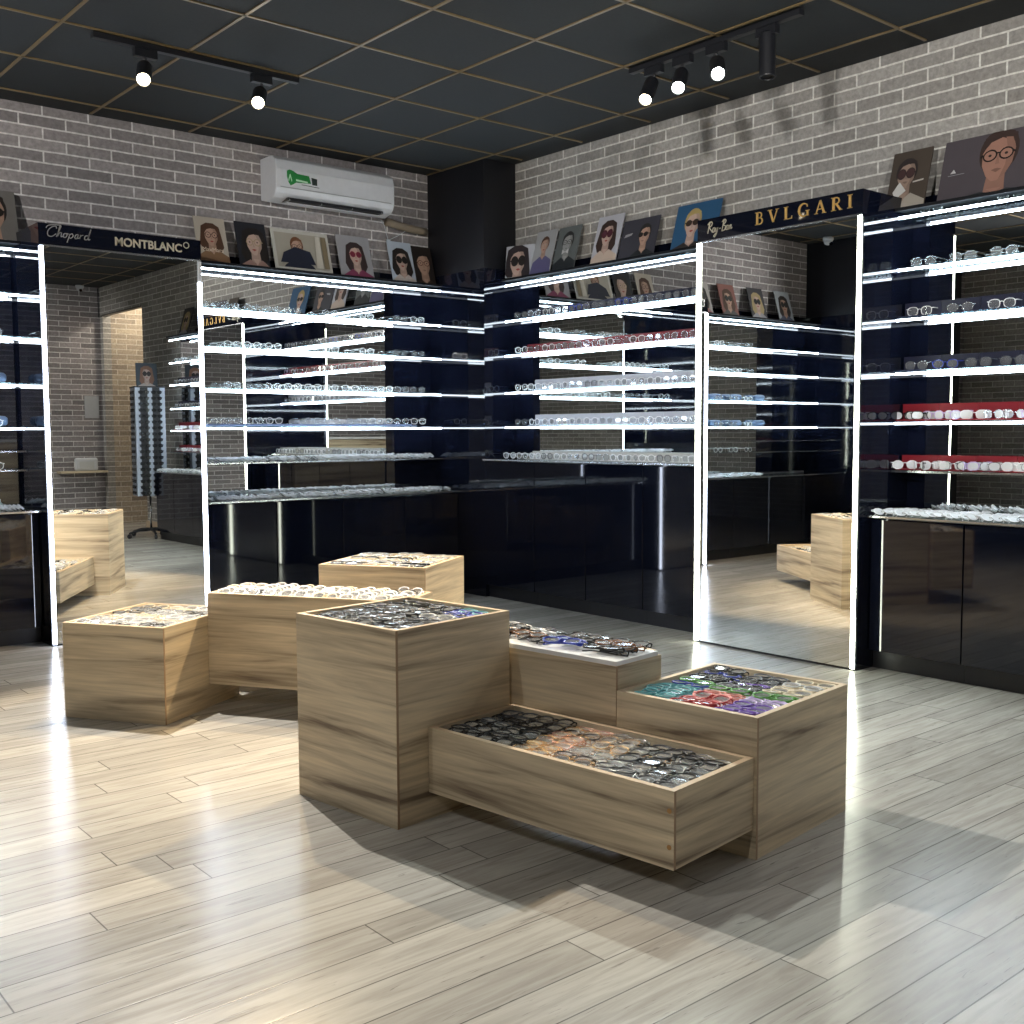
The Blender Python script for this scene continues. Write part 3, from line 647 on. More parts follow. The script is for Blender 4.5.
# -- trays and open frames on the lit shelves
def tray(run, s0, s1, dshelf, z, mat, colname, where, back=0.075, nth=''):
    t = thing('display_tray', '%s tray on the %s, %s from the left' % (colname, where, nth), 'display tray', run.p((s0 + s1) / 2, dshelf - 0.05, z + 0.0145), group='%s trays on the %s' % (colname, where)); off = Vector(t.location)
    for nm, a in (('tray_base', (dshelf - 0.066, dshelf - 0.004, z + 0.0145, z + 0.019)), ('tray_back', (dshelf - 0.072, dshelf - 0.0665, z + 0.0145, z + back))):
        mb = MB(); run.box(mb, s0 + .001, s1 - .001, *a); mb.v = [v - off for v in mb.v]; mb.build(nm, mat, t)
def stand_pair(run, s, d, z, colr, label, group, yaw=0, lens='clear', folded=False, tilt=0, **kw):
    rz = 0 if run.k == 'back' else -90
    M = Matrix.Translation(run.p(s, d, z)) @ Matrix.Rotation(R(rz + yaw), 4, 'Z') @ Matrix.Rotation(R(tilt), 4, 'X')
    pair(M, colr, folded, label, group, 0.0015 if colr in ('silver', 'gold', 'rose gold') else 0.0021, 2.6 if random.random() < .5 else 2.1, lens, **kw)
rs = random.Random(11)
SILV = [('silver', 2), ('white', 5), ('dark grey', 1.5), ('clear', 2)]
def row(run, s0, s1, n, dsh, z, table, label, group=None, lens='clear', far=False, base=0.019, folded=False, parts=True, jit=8, skip=0.0, heap=False):
    for i in range(n):
        if rs.random() < skip: continue
        s = s0 + (s1 - s0) * (i + .5) / n + rs.uniform(-.006, .006)
        L_ = label and '%s, %s from the left' % (label, ORD[i if run.k == 'back' else n - 1 - i] if max(n, 0) <= 15 else '')
        stand_pair(run, s, dsh - 0.02 if not folded else dsh - .035, z + base + 0.0205, pick(rs, table), L_, group or label, rs.uniform(-jit, jit), lens, folded, far=far, parts=parts, tilt=rs.uniform(-3, 3), heap=heap)
WR = 'right of the right mirror'
# far right unit (nearest to the viewer)
def trays(run, s0, s1, n, dsh, z, mat, cn, where, back=.075):
    for i in range(n): tray(run, s0 + (s1 - s0) * i / n, s0 + (s1 - s0) * (i + 1) / n, dsh, z, mat, cn, where, back, ORD[i if run.k == 'back' else n - 1 - i])
trays(RT, 0.60, 2.892, 12, .16, ZS[2], M_NAVY, 'navy', 'third far right shelf', .085)
trays(RT, 0.60, 2.892, 12, .16, ZS[3], M_NAVY, 'navy', 'fourth far right shelf', .085)
trays(RT, 0.60, 2.892, 12, .16, ZS[4], M_RED, 'red', 'fifth far right shelf', .095)
trays(RT, 0.60, 2.892, 12, .16, 0.945, M_RED, 'red', 'lowest far right shelf', .085)
row(RT, 2.10, 2.88, 4, .16, ZS[2], SILV, 'light-framed eyeglasses on the third far right shelf')
row(RT, 2.10, 2.88, 5, .16, ZS[3], [('silver', 2), ('dark grey', 2), ('blue', 1)], 'thin-framed eyeglasses on the fourth far right shelf')
row(RT, 2.10, 2.88, 4, .15, ZS[1], [('white', 3), ('silver', 2)], 'pale sunglasses on the second far right shelf', base=0.0145, lens='clear')
boxes_of_frames()
for zz, wh in ((ZS[4], 'red trays of the fifth far right shelf'), (0.945, 'red trays of the lowest far right shelf')):
    row(RT, 0.62, 2.88, 46, .17, zz, [('white', 3), ('silver', 2), ('lilac', 1), ('black', 1)], 'folded eyeglasses on the ' + wh, folded=True, far=True, jit=60, heap=True)
# middle right unit: a full row of trays on every shelf
for zi, mat, cn, od in ((1, M_NAVY, 'navy', 'second'), (2, M_RED, 'red', 'third'), (3, M_SILVER, 'silver grey', 'fourth'), (4, M_SILVER, 'silver grey', 'fifth')):
    trays(RT, 3.92, 5.70 if zi > 2 else 5.78, 9, .105, ZS[zi], mat, cn, '%s shelf right of the pillar' % od, .075 if zi < 3 else .088)
trays(RT, 3.92, 5.62, 9, .20, .9535, M_WHITET, 'pale grey', 'glass counter right of the pillar', .07)
BLUS = [('silver', 3), ('white', 1), ('blue', 1.2), ('dark grey', 1)]
row(RT, 3.93, 5.86, 14, .105, ZS[1], BLUS, 'bluish eyeglasses in navy trays right of the pillar', parts=False)
row(RT, 3.93, 5.86, 14, .105, ZS[2], [('silver', 3), ('white', 3), ('lilac', 1)], 'silvery eyeglasses in the red trays right of the pillar', parts=False)
row(RT, 3.93, 5.86, 14, .105, ZS[3], SILV, 'eyeglasses in upper silver trays right of the pillar', parts=False)
row(RT, 3.93, 5.86, 14, .105, ZS[4], SILV, 'eyeglasses in the silver grey trays of the fifth shelf right of the pillar', far=True)
row(RT, 3.93, 5.86, 15, .205, .9535, SILV, 'eyeglasses in the pale trays on the counter right of the pillar', far=True)
row(RT, 3.93, 5.7, 8, .10, ZS[0], [('silver', 1)], 'eyeglasses', base=.0145, folded=True, far=True, skip=.3)
row(RT, 0.6, 2.1, 10, .16, ZS[2], SILV, '', far=True); row(RT, 0.6, 2.1, 10, .16, ZS[3], SILV, '', far=True); row(RT, 0.6, 2.1, 9, .15, ZS[1], SILV, '', base=.0145, far=True)
row(RT, 0.6, 2.84, 12, .15, ZS[0], SILV, '', base=.0145, folded=True, far=True, skip=.3)
# left unit
for zi, n, sk in ((1, 13, .25), (2, 13, .25), (3, 13, .2), (4, 13, .1)):
    row(BK, 2.76, 4.62, n, .15, ZS[zi], [('silver', 3), ('white', 2), ('clear', 2), ('dark grey', 1)], 'eyeglasses', far=True, base=.0145 if zi < 4 else .030, skip=sk)
for i in range(7): tray(BK, 2.75 + i * .253, 2.75 + (i + 1) * .253, .155, ZS[4], M_BLUET, 'pale blue', 'fifth shelf left of the pillar', .030, ORD[i])
def heap(run, s0, s1, d0, d1, z, n, table):
    for i in range(n):
        for k in range(2):
            s = s0 + (s1 - s0) * (i + .5) / n; dd = d0 + (d1 - d0) * (k + .5) / 2 + rs.uniform(-.01, .01)
            stand_pair(run, s, dd, z + 0.017 + rs.uniform(0, .006), pick(rs, table), '', '', 75 + rs.uniform(-14, 14), 'clear', True, tilt=-55 + rs.uniform(-8, 8), far=True, heap=True)
HT = [('white', 8), ('silver', 1), ('clear', 3), ('dark grey', .7)]  # mostly white frames, so the heaps' brightness is put into their colour
heap(BK, 2.76, 4.66, .19, .36, .737, 50, HT); heap(BK, 2.76, 4.66, .04, .15, .969, 48, HT)
heap(RT, 0.60, 2.86, .16, .36, .746, 60, HT); heap(BK, 0.9, 1.78, .19, .36, .737, 24, HT)
in_box('H', 9, 6, chG, 'low hidden box', far=True)
# far left shelves: cases and a few frames
def glasses_case(s, z, label):
    mb = MB(); prof = []
    n = 14
    for j, (rr, xx) in enumerate([(0.0, -.075), (.6, -.072), (.9, -.06), (1, -.03), (1, .03), (.9, .06), (.6, .072), (0.0, .075)]):
        for i in range(n):
            a = 2 * math.pi * i / n; mb.v.append(Vector((xx, math.cos(a) * .032 * max(rr, .02), math.sin(a) * .030 * max(rr, .02) + .030)))
    for j in range(7):
        for i in range(n): mb.f.append((j*n + i, j*n + (i+1) % n, (j+1)*n + (i+1) % n, (j+1)*n + i)); mb.m.append(0)
    o = mb.build('glasses_case', M_CASE, smooth=True); o.location = (s, YW - 0.09, z + .0145); tag(o, label, 'glasses case', 'blue grey cases on the far left shelves')
    return o
M_CASE = simple('blue grey case', (0.13, 0.19, 0.32), 0.4)
for z, od in ((ZS[3], 'fourth'), (ZS[4], 'fifth')):
    for i, s in enumerate((1.70, 1.50, 1.25, 0.95, 0.6)):
        glasses_case(s, z, 'blue grey glasses case on the %s far left shelf, %s from the right' % (od, ORD[i]))['group'] = 'blue grey cases on the %s far left shelf' % od
for z, n in ((ZS[2], 6), (ZS[3], 5), (ZS[4], 5), (.945, 5), (ZS[1], 5)):
    row(BK, 0.7, 1.78, n, .15, z, [('silver', 2), ('white', 2)], 'eyeglasses', far=True, base=.0145)
# sunglasses on the revolving tower are part of this too
TX, TY = 4.72, 0.28
tw = thing('sunglasses_tower', 'revolving sunglasses tower on wheels, seen in the left mirror', 'display stand', (TX, TY, 0), R(12))
MB().lathe([(0.012, 0.09), (0.012, 0.46)], 16).build('pole', M_STEEL, tw, smooth=True)
mb = MB().lathe([(0.05, .075), (0.045, .10), (0.02, .11)], 16)
for k in range(5):
    a = 2 * math.pi * k / 5 + .3; mb.tube([(0.03 * math.cos(a), 0.03 * math.sin(a), .09), (.15 * math.cos(a), .15 * math.sin(a), .085), (.26 * math.cos(a), .26 * math.sin(a), .058)], [.020, .016, .012], 8)
mb.build('base', M_BLACK_MATT, tw)
for k in range(5):
    a = 2 * math.pi * k / 5 + .3
    MB().lathe([(.024, -.011), (.026, -.006), (.026, .006), (.024, .011)], 16, Matrix.Translation((.26 * math.cos(a), .26 * math.sin(a), .0265)) @ Matrix.Rotation(a + 1.57, 4, 'Z') @ Matrix.Rotation(R(90), 4, 'Y')).build('caster', M_BLACK_MATT, tw)
HW = 0.155
boxp('tower_body', (-HW + .01, -HW + .01, .47), (HW - .01, HW - .01, 1.66), M_BLACK_MATT, tw)
for k in range(4):
    mb = MB(); Mr = Matrix.Rotation(R(90 * k), 4, 'Z')
    for xx in (-.13, 0.0, .13): 
        b0 = MB().box((xx - .024, -HW - .004, .47), (xx + .024, -HW + .008, 1.66)); mb.merge(b0, Mr)
    mb.build('slotted_rail', simple('rail grey', (.42, .46, .55), .35, metal=.4), tw)
boxp('tower_cap', (-HW - .01, -HW - .01, 1.662), (HW + .01, HW + .01, 1.675), M_BLACK_MATT, tw)
for k in range(4):
    for r_ in range(18):
        for c in (-.068, .068):
            M = Matrix.Translation((TX, TY, 0)) @ Matrix.Rotation(R(12 + 90 * k), 4, 'Z') @ Matrix.Translation((c, -HW - .012, .505 + r_ * .065)) @ Matrix.Scale(.92, 4)
            pair(M, 'black', True, '', '', .0022, 2.2, 'sun', far=True)
st = STUFF.build('eyeglasses', STUFF_MATS); st['kind'] = 'stuff'
tag(st, 'the remaining rows and heaps of small eyeglasses on the distant shelves, counters and sunglasses tower', 'eyeglasses')

# ------------------------------------------------------------------ posters
PC = {}
def pc(rgb):
    rgb = tuple(c * .72 for c in rgb)
    return simple('print %.2f %.2f %.2f' % rgb, rgb, 0.55, noise=0.08, nscale=14)
def poster(label, w, h, loc, rz, lean, bg, skin, hair, top, glasses=None, lens=None, gstyle='rect', cx=.5, cz=.56, s=1.0, turn=0.0, longhair=True, border=None, band=None, extra=None, name='portrait_poster', bob=False, tiltz=0):
    mats = []; mb = MB()
    def mi(c):
        mm = pc(c)
        if mm not in mats: mats.append(mm)
        return mats.index(mm)
    T = 0.006; layer = [0]
    def P(pts, c):
        layer[0] += 1; y = -T - 0.00025 * layer[0]
        pts = [(min(max(p[0], b0), w - b0), min(max(p[1], b0), h - b0)) for p in pts]
        mb.poly(pts, y, mi(c))
    b0 = 0.0
    mb.box((0, -T, 0), (w, 0, h), mi(border or bg))
    if border: b0 = border_w = 0.022
    P([(b0, b0), (w - b0, b0), (w - b0, h - b0), (b0, h - b0)], bg)
    if band: P([(w * band[0], b0), (w * band[1], b0), (w * band[1], h), (w * band[0], h)], band[2])
    hx, hz = w * cx, h * (cz - .04); fr = 0.165 * h * s * 1.28; fw = fr * 0.74
    ell = lambda ex, ez, rx, rz_, n=22, a0=0, a1=360: [(ex + rx * math.cos(R(a0 + (a1 - a0) * i / n)), ez + rz_ * math.sin(R(a0 + (a1 - a0) * i / n))) for i in range(n if a1 - a0 == 360 else n + 1)]
    # hair behind the head, neck, shoulders, clothes, face
    if longhair: P([(hx - fw*1.5, hz + fr*.2), (hx - fw*1.3, hz + fr*1.05), (hx - fw*.5, hz + fr*1.42), (hx + fw*.5, hz + fr*1.42), (hx + fw*1.3, hz + fr*1.05), (hx + fw*1.5, hz + fr*.1), (hx + fw*1.7, hz - fr*1.1), (hx + fw*1.2, hz - fr*1.7), (hx - fw*1.3, hz - fr*1.6), (hx - fw*1.75, hz - fr*.9)], hair)
    else: P(ell(hx, hz + fr*.28, fw*1.14, fr*1.05), hair)
    P([(hx - fw*.48, hz - fr*.5), (hx + fw*.5, hz - fr*.5), (hx + fw*.62, hz - fr*1.75), (hx - fw*.6, hz - fr*1.75)], tuple(c*.8 for c in skin))
    P([(hx - fw*2.7, 0), (hx - fw*2.35, hz - fr*2.2), (hx - fw*.75, hz - fr*1.45), (hx, hz - fr*1.85), (hx + fw*.75, hz - fr*1.45), (hx + fw*2.35, hz - fr*2.1), (hx + fw*2.8, 0)], top)
    P([(hx - fw*.42, hz - fr*1.38), (hx + fw*.42, hz - fr*1.38), (hx + fw*.05, hz - fr*2.0)], skin)
    fx = hx + turn * fw * .22
    P([(hx - fw*.95, hz + fr*.35), (hx - fw*.7, hz + fr*.9), (hx, hz + fr*1.08), (hx + fw*.7, hz + fr*.9), (hx + fw*.95, hz + fr*.3), (hx + fw*.86, hz - fr*.35), (hx + fw*.5, hz - fr*.85), (hx + fw*.1, hz - fr*1.05), (hx - fw*.2, hz - fr*1.05), (hx - fw*.56, hz - fr*.8), (hx - fw*.88, hz - fr*.3)], skin)
    P([(hx - fw*.98, hz + fr*.3), (hx - fw*.9, hz + fr*.95), (hx, hz + fr*1.3), (hx + fw*.95, hz + fr*.98), (hx + fw*1.02, hz + fr*.2), (hx + fw*.8, hz + fr*.62), (hx + fw*.1, hz + fr*.86), (hx - fw*.6, hz + fr*.7)], hair)
    P([(hx + fw*.30, hz + fr*.85), (hx + fw*.7, hz + fr*.80), (hx + fw*.95, hz + fr*.3), (hx + fw*.86, hz - fr*.35), (hx + fw*.5, hz - fr*.85), (hx + fw*.2, hz - fr*1.0), (hx + fw*.48, hz - fr*.4), (hx + fw*.52, hz + fr*.2)], tuple(c*.74 for c in skin))
    P([(hx - fw*1.02, hz + fr*.1), (hx - fw*1.0, hz + fr*.8), (hx - fw*.5, hz + fr*1.2), (hx + fw*.1, hz + fr*1.2), (hx - fw*.45, hz + fr*.78), (hx - fw*.80, hz + fr*.45)], hair)
    # nose shade, mouth
    P([(fx - fw*.02, hz + fr*.12), (fx + fw*.13, hz - fr*.3), (fx - fw*.12, hz - fr*.32)], tuple(c*.82 for c in skin))
    P([(fx - fw*.30, hz - fr*.56), (fx - fw*.08, hz - fr*.50), (fx + fw*.08, hz - fr*.50), (fx + fw*.30, hz - fr*.56), (fx, hz - fr*.68)], (.42, .07, .06) if longhair or bob else tuple(c*.6 for c in skin))
    for sg in (-1, 1):
        ex = fx + sg * fw * .43; ez = hz + fr * .12
        P(ell(ex, ez, fw*.17, fr*.065, 10), (.75, .73, .7)); P(ell(ex, ez, fw*.075, fr*.06, 8), (.03, .02, .02))
        P([(ex - fw*.25, ez + fr*.20), (ex, ez + fr*.27), (ex + fw*.25, ez + fr*.20), (ex, ez + fr*.22)], tuple(c*.7 for c in hair))
    if glasses:
        for sg in (-1, 1):
            ex = fx + sg * fw * .47; ez = hz + fr * .10; rx, rz_ = (fw*.42, fr*.27) if gstyle == 'rect' else (fw*.42, fr*.33) if gstyle == 'round' else (fw*.48, fr*.42)
            P(ell(ex, ez, rx, rz_, 14), glasses)
            P(ell(ex, ez, rx*.80, rz_*.78, 14), lens if lens else skin)
            if not lens: P(ell(ex, ez, fw*.10, fr*.06, 8), (.04, .03, .03))
        P([(fx - fw*.12, hz + fr*.20), (fx + fw*.12, hz + fr*.20), (fx + fw*.12, hz + fr*.14), (fx - fw*.12, hz + fr*.14)], glasses)
        for sg in (-1, 1): P([(fx + sg*fw*.86, hz + fr*.2), (hx + sg*fw*1.02, hz + fr*.14), (hx + sg*fw*1.02, hz + fr*.06), (fx + sg*fw*.86, hz + fr*.1)], glasses)
    if extra: extra(P, w, h)
    o = mb.build(name, mats)
    o.location = loc; o.rotation_euler = Euler((R(-lean), R(tiltz), rz), 'XYZ')
    return tag(o, label, 'poster')
SK, SKW, SKD = (.62, .40, .30), (.70, .50, .42), (.45, .27, .20)
DK, BR, RB = (.025, .018, .016), (.10, .045, .025), (.20, .08, .035)
ZP = 2.2158; YP = 6.478; XP = 4.915
LN = 16
def scr(text, x, z, size, col, parent):
    return font_text(text, size, simple('ink %.2f' % col[0], col, .5), parent, (x, -.0125, z), (R(90), 0, 0), 'printed_lettering', depth=.0002)
poster('poster of a dark-haired woman with a brown necklace, at the left picture edge', .245, .30, (1.62, YP, ZP), 0, LN, (.20, .19, .18), SK, DK, (.55, .50, .47), (.01, .01, .01), (.02, .02, .02), cx=.45, s=1.6, longhair=False, bob=True)
p1 = poster('beige poster of a woman in glasses and a brown top, next to the left header', .205, .30, (2.915, YP, ZP), 0, LN, (.62, .56, .48), SK, BR, (.30, .17, .09), (.06, .02, .02), None, 'round', s=.98, cz=.62)
scr('MaxMara', .10, .08, .038, (.75, .62, .50), p1)
poster('dark poster of a black-haired woman in thin round glasses, second from the left header', .212, .30, (3.19, YP, ZP), 0, LN, (.018, .02, .03), SKW, (.012, .012, .015), (.45, .28, .24), (.5, .4, .25), None, 'round', cx=.56, s=1.2, turn=-.5)
def xt3(P, w, h):
    P([(.04, .05), (.30, .05), (.27, .14), (.16, .165), (.07, .12)], (.02, .025, .05)); P([(w*.72, .03), (w*.84, .03), (w*.84, h-.03), (w*.76, h-.03)], (.75, .71, .62)); P([(w*.86, .03), (w*.95, .03), (w*.95, h-.03), (w*.86, h-.03)], (.30, .24, .15))
poster('wide cream-bordered poster of an auburn-haired person in a dark coat', .425, .285, (3.44, YP, ZP), 0, LN, (.50, .47, .40), SK, (.22, .09, .04), (.02, .025, .05), (.05, .02, .02), None, 'rect', cx=.42, cz=.62, s=.95, longhair=False, border=(.70, .69, .64), extra=xt3, bob=True)
poster('light grey poster of a woman in red sunglasses and a magenta top', .262, .30, (3.932, YP, ZP), 0, LN, (.42, .42, .45), SKW, (.05, .03, .03), (.30, .06, .14), (.30, .03, .06), (.22, .02, .05), 'round', s=1.08, cx=.52)
poster('pale blue poster of a long-haired woman in black sunglasses, right of the magenta one', .20, .30, (4.350, YP, ZP), 0, LN, (.60, .68, .80), SKW, (.03, .02, .02), (.74, .66, .62), (.01, .01, .01), (.015, .015, .02), 'big', s=1.08)
poster('dark poster of a man in brown glasses, last one before the black corner pillar', .17, .285, (4.552, YP, ZP), 0, LN, (.03, .012, .012), SK, (.03, .02, .02), (.05, .03, .02), (.12, .03, .02), None, 'rect', s=1.3, longhair=False)
# right wall (local x runs towards the viewer)
rz = R(-90)
poster('small poster of a woman in huge black sunglasses, before the black pillar', .235, .215, (4.885, 5.885, 2.2158), R(-75), 6, (.62, .64, .70), SKW, (.03, .02, .025), (.03, .02, .03), (.01, .01, .01), (.02, .02, .02), 'big', s=1.9, cx=.42, cz=.5, turn=.6)
bpy.context.view_layer.update()
poster('pale poster of a smiling woman in a purple top, right of the pillar', .205, .30, (XP, 5.665, ZP), rz, LN, (.48, .49, .50), SK, BR, (.14, .13, .28), None, None, s=.8, cz=.68, longhair=False, bob=True)
poster('black and white poster of a man in a bow tie', .215, .295, (XP, 5.44, ZP), rz, LN, (.16, .18, .18), (.42, .43, .42), (.03, .03, .03), (.02, .025, .03), (.03, .03, .03), None, 'rect', s=1.02, cx=.5, cz=.64, longhair=False, extra=lambda P, w, h: (P([(w*.36, .10), (w*.5, .115), (w*.36, .135)], (.8, .8, .8)), P([(w*.64, .10), (w*.5, .115), (w*.64, .135)], (.8, .8, .8))))
poster('white poster of a woman in round dark red sunglasses', .225, .31, (XP, 5.072, ZP), rz, LN, (.62, .63, .70), SKW, (.06, .035, .03), (.75, .60, .50), (.10, .02, .03), (.12, .03, .05), 'big', s=1.05, cx=.48, cz=.62)
poster('wide dark grey poster of a man in sunglasses looking left', .300, .245, (XP, 4.83, ZP), rz, LN, (.06, .06, .08), SK, (.03, .025, .03), (.02, .025, .03), (.02, .015, .02), (.03, .02, .02), 'rect', s=1.15, cx=.66, turn=-.9, longhair=False, extra=lambda P, w, h: P([(.03, .13), (.09, .14), (.10, .155), (.04, .15)], (.45, .45, .48)))
poster('blue poster of a blond person, partly behind the right header', .33, .27, (XP, 4.395, ZP), rz, LN, (.03, .12, .26), SKW, (.55, .42, .16), (.04, .03, .03), (.02, .02, .02), (.05, .03, .02), 'rect', s=1.3, cx=.42, longhair=False, bob=True)
poster('brown poster of a grey-suited man, right of the right header', .205, .30, (XP - .02, 2.985, ZP), rz, LN, (.09, .07, .055), (.42, .30, .24), (.04, .03, .025), (.48, .44, .38), (.06, .03, .03), (.08, .04, .04), 'big', s=1.05, cx=.42, cz=.62, longhair=False, extra=lambda P, w, h: (P([(.03, .09), (.06, .14), (.10, .09), (.05, .05)], (.80, .80, .78)), P([(.13, .125), (.185, .13), (.185, .138), (.13, .133)], (.7, .65, .6))))
poster('large dark poster of a man, at the right picture edge', .42, .30, (XP - .02, 2.715, ZP), rz, LN, (.10, .085, .10), (.45, .24, .18), (.06, .035, .03), (.012, .022, .03), (.01, .01, .01), None, 'rect', s=1.72, cx=.64, cz=.62, longhair=False, extra=lambda P, w, h: (P([(.05, .13), (.065, .15), (.078, .13)], (.7, .7, .72)), P([(.04, .118), (.12, .12), (.12, .124), (.04, .122)], (.35, .35, .38))))
gens = [((.55, .52, .5), SKW, DK, (.5, .2, .2)), ((.3, .12, .1), SK, BR, (.1, .1, .1)), ((.05, .05, .06), SKW, (.5, .4, .2), (.4, .4, .45)), ((.5, .55, .6), SK, DK, (.1, .12, .2)), ((.2, .1, .08), SKD, DK, (.5, .45, .4))]
mirl = ['pink poster of a woman above the far left shelves, seen in the right mirror', 'brick red poster above the far left shelves, seen in the right mirror', 'black poster of a blond woman above the far left shelves, seen in the right mirror', 'pale blue poster of a woman above the far left shelves, seen in the right mirror']
for i, x in enumerate((1.32, 0.95, 0.52, 0.10)):
    bg, sk, hr, tp = gens[i]; poster(mirl[i], .23, .30, (x, YP, ZP), 0, LN, bg, sk, hr, tp, (.02, .02, .02), (.03, .03, .03), 'big', s=1.1)
mirr = ['brown poster above the far right shelves, seen in the left mirror', 'grey poster above the far right shelves, seen in the left mirror', 'dark poster near the end of the far right shelves, seen in the left mirror']
for i, y in enumerate((2.10, 1.55, 1.0)):
    bg, sk, hr, tp = gens[(4, 3, 2)[i]]; poster(mirr[i], .24, .30, (XP - .02, y, ZP), rz, LN, bg, sk, hr, tp, (.02, .02, .02), (.03, .03, .03), 'big', s=1.1)
o = poster('poster of a woman on top of the sunglasses tower, seen in the left mirror', .24, .26, (TX + .11, TY + .02, 1.6755), R(180), 3, (.05, .07, .09), SKW, (.30, .14, .08), (.6, .5, .45), (.02, .02, .02), (.03, .02, .02), 'big', s=1.2)

# ------------------------------------------------------------------ air conditioner
ac = thing('air_conditioner', 'white wall-mounted air conditioner with a green sticker, above the left shelves', 'air conditioner', (3.405, YW - 0.001, 2.645))
AW, AH, AD = 0.905, 0.285, 0.215
prof = [(0, 0.02), (0, AH), (-AD * .72, AH), (-AD * .93, AH - .03), (-AD, AH - .09), (-AD, .075), (-AD * .93, .045), (-AD * .80, .018), (-AD * .45, 0.0)]
def extr(mb, pr, x0, x1, mi=0):
    n = len(pr); vs = [(x0, y, z) for y, z in pr] + [(x1, y, z) for y, z in pr]
    return mb.add(vs, [tuple(range(n)), tuple(reversed(range(n, 2*n)))] + [(i, i + n, (i+1) % n + n, (i+1) % n) for i in range(n)], mi)
o = extr(MB(), prof, 0.0, AW).build('housing', M_PLASTIC, ac); md = o.modifiers.new('b', 'BEVEL'); md.width = .008; md.segments = 3; md.limit_method = 'ANGLE'
MB().box((0.035, -AD - .004, .085), (AW - .035, -AD - .0005, AH - .092)).build('front_panel', M_PLASTIC, ac)
boxp('seam_line', (0.03, -AD - .0012, .0785), (AW - .03, -AD - .0002, .0835), M_PLASTIC_D, ac)
lou = MB().box((.09, -AD * .93, .012), (AW - .09, -AD * .5, .030)); lo = lou.build('air_outlet', M_BLACK_MATT, ac); lo.location.z = -.008; lo.location.y = -.004
fl = MB()
for k in range(4): fl.box((.1 + k * (AW - .2) / 3 - .003, -AD * .93 - .005, .0), (.1 + k * (AW - .2) / 3 + .003, -AD * .6, .012))
fl.build('louver', M_PLASTIC_D, ac)
boxp('swing_flap', (.10, -AD * .82, -.006), (AW - .10, -AD * .50, -.002), M_PLASTIC, ac)
sk_ = MB(); gm = simple('green sticker', (.02, .22, .05), .4)
sk_.add([(x, -AD - .0048, z) for x, z in [(.075, .185), (.095, .195), (.12, .190), (.15, .175), (.235, .172), (.25, .125), (.14, .118), (.12, .105), (.10, .095), (.085, .115), (.075, .15)]], [tuple(range(11))], 0)
sk_.poly([(.088, .118), (.098, .15), (.108, .118), (.112, .128), (.100, .168), (.096, .168), (.084, .128)], -AD - .0052, 1)
sk_.poly([(.14, .128), (.225, .125), (.225, .135), (.14, .14)], -AD - .0052, 1); sk_.poly([(.252, .165), (.295, .160), (.295, .118), (.258, .118)], -AD - .0048, 2); sk_.poly([(.18, .112), (.31, .108), (.31, .104), (.18, .108)], -AD - .0048, 2)
o = sk_.build('energy_sticker', [gm, simple('sticker pale', (.45, .75, .5), .4), simple('sticker black', (.02, .03, .03), .4)], ac); o['label'] = 'green sticker'
o = MB().tube([(4.36, 6.57, 2.64), (4.45, 6.565, 2.625), (4.55, 6.56, 2.612), (4.64, 6.56, 2.606), (4.695, 6.56, 2.605)], .028, 12).build('insulated_pipe', M_FOAM, smooth=True)
tag(o, 'foam-wrapped pipe running from the air conditioner to the black pillar', 'pipe')
o = MB().tube([(4.27, 6.50, 2.633), (4.31, 6.52, 2.60), (4.385, 6.585, 2.515)], .002, 5).tube([(4.50, 6.54, 2.585), (4.45, 6.56, 2.55), (4.385, 6.585, 2.515)], .002, 5).box((4.372, 6.575, 2.50), (4.398, 6.592, 2.52)).build('hanging_cord', simple('pale cord', (.5, .55, .6), .6))
tag(o, 'thin pale cord hanging in a V below the air conditioner', 'cord')

# ------------------------------------------------------------------ track lights
def track(label, a, b):
    a, b = Vector(a), Vector(b); o = MB().box((min(a.x, b.x) - (.017 if a.x == b.x else 0), min(a.y, b.y) - (.017 if a.y == b.y else 0), ZC - .032), (max(a.x, b.x) + (.017 if a.x == b.x else 0), max(a.y, b.y) + (.017 if a.y == b.y else 0), ZC - .0065)).build('light_track', M_BLACK_MATT)
    return tag(o, label, 'light track')
track('black light track on the ceiling at the upper left', (1.86, 5.235, 0), (2.93, 5.235, 0))
track('black light track on the ceiling at the upper right', (4.185, 2.98, 0), (4.185, 4.02, 0))
track('added black light track for fill spots beside the viewer, out of the picture', (-0.9, 0.4, 0), (-0.9, 3.8, 0))  # invented track, carries added fill spots
track('added black light track for fill spots behind the viewer, out of the picture', (0.6, -1.0, 0), (4.0, -1.0, 0))  # this track is invented too, for the fill from behind
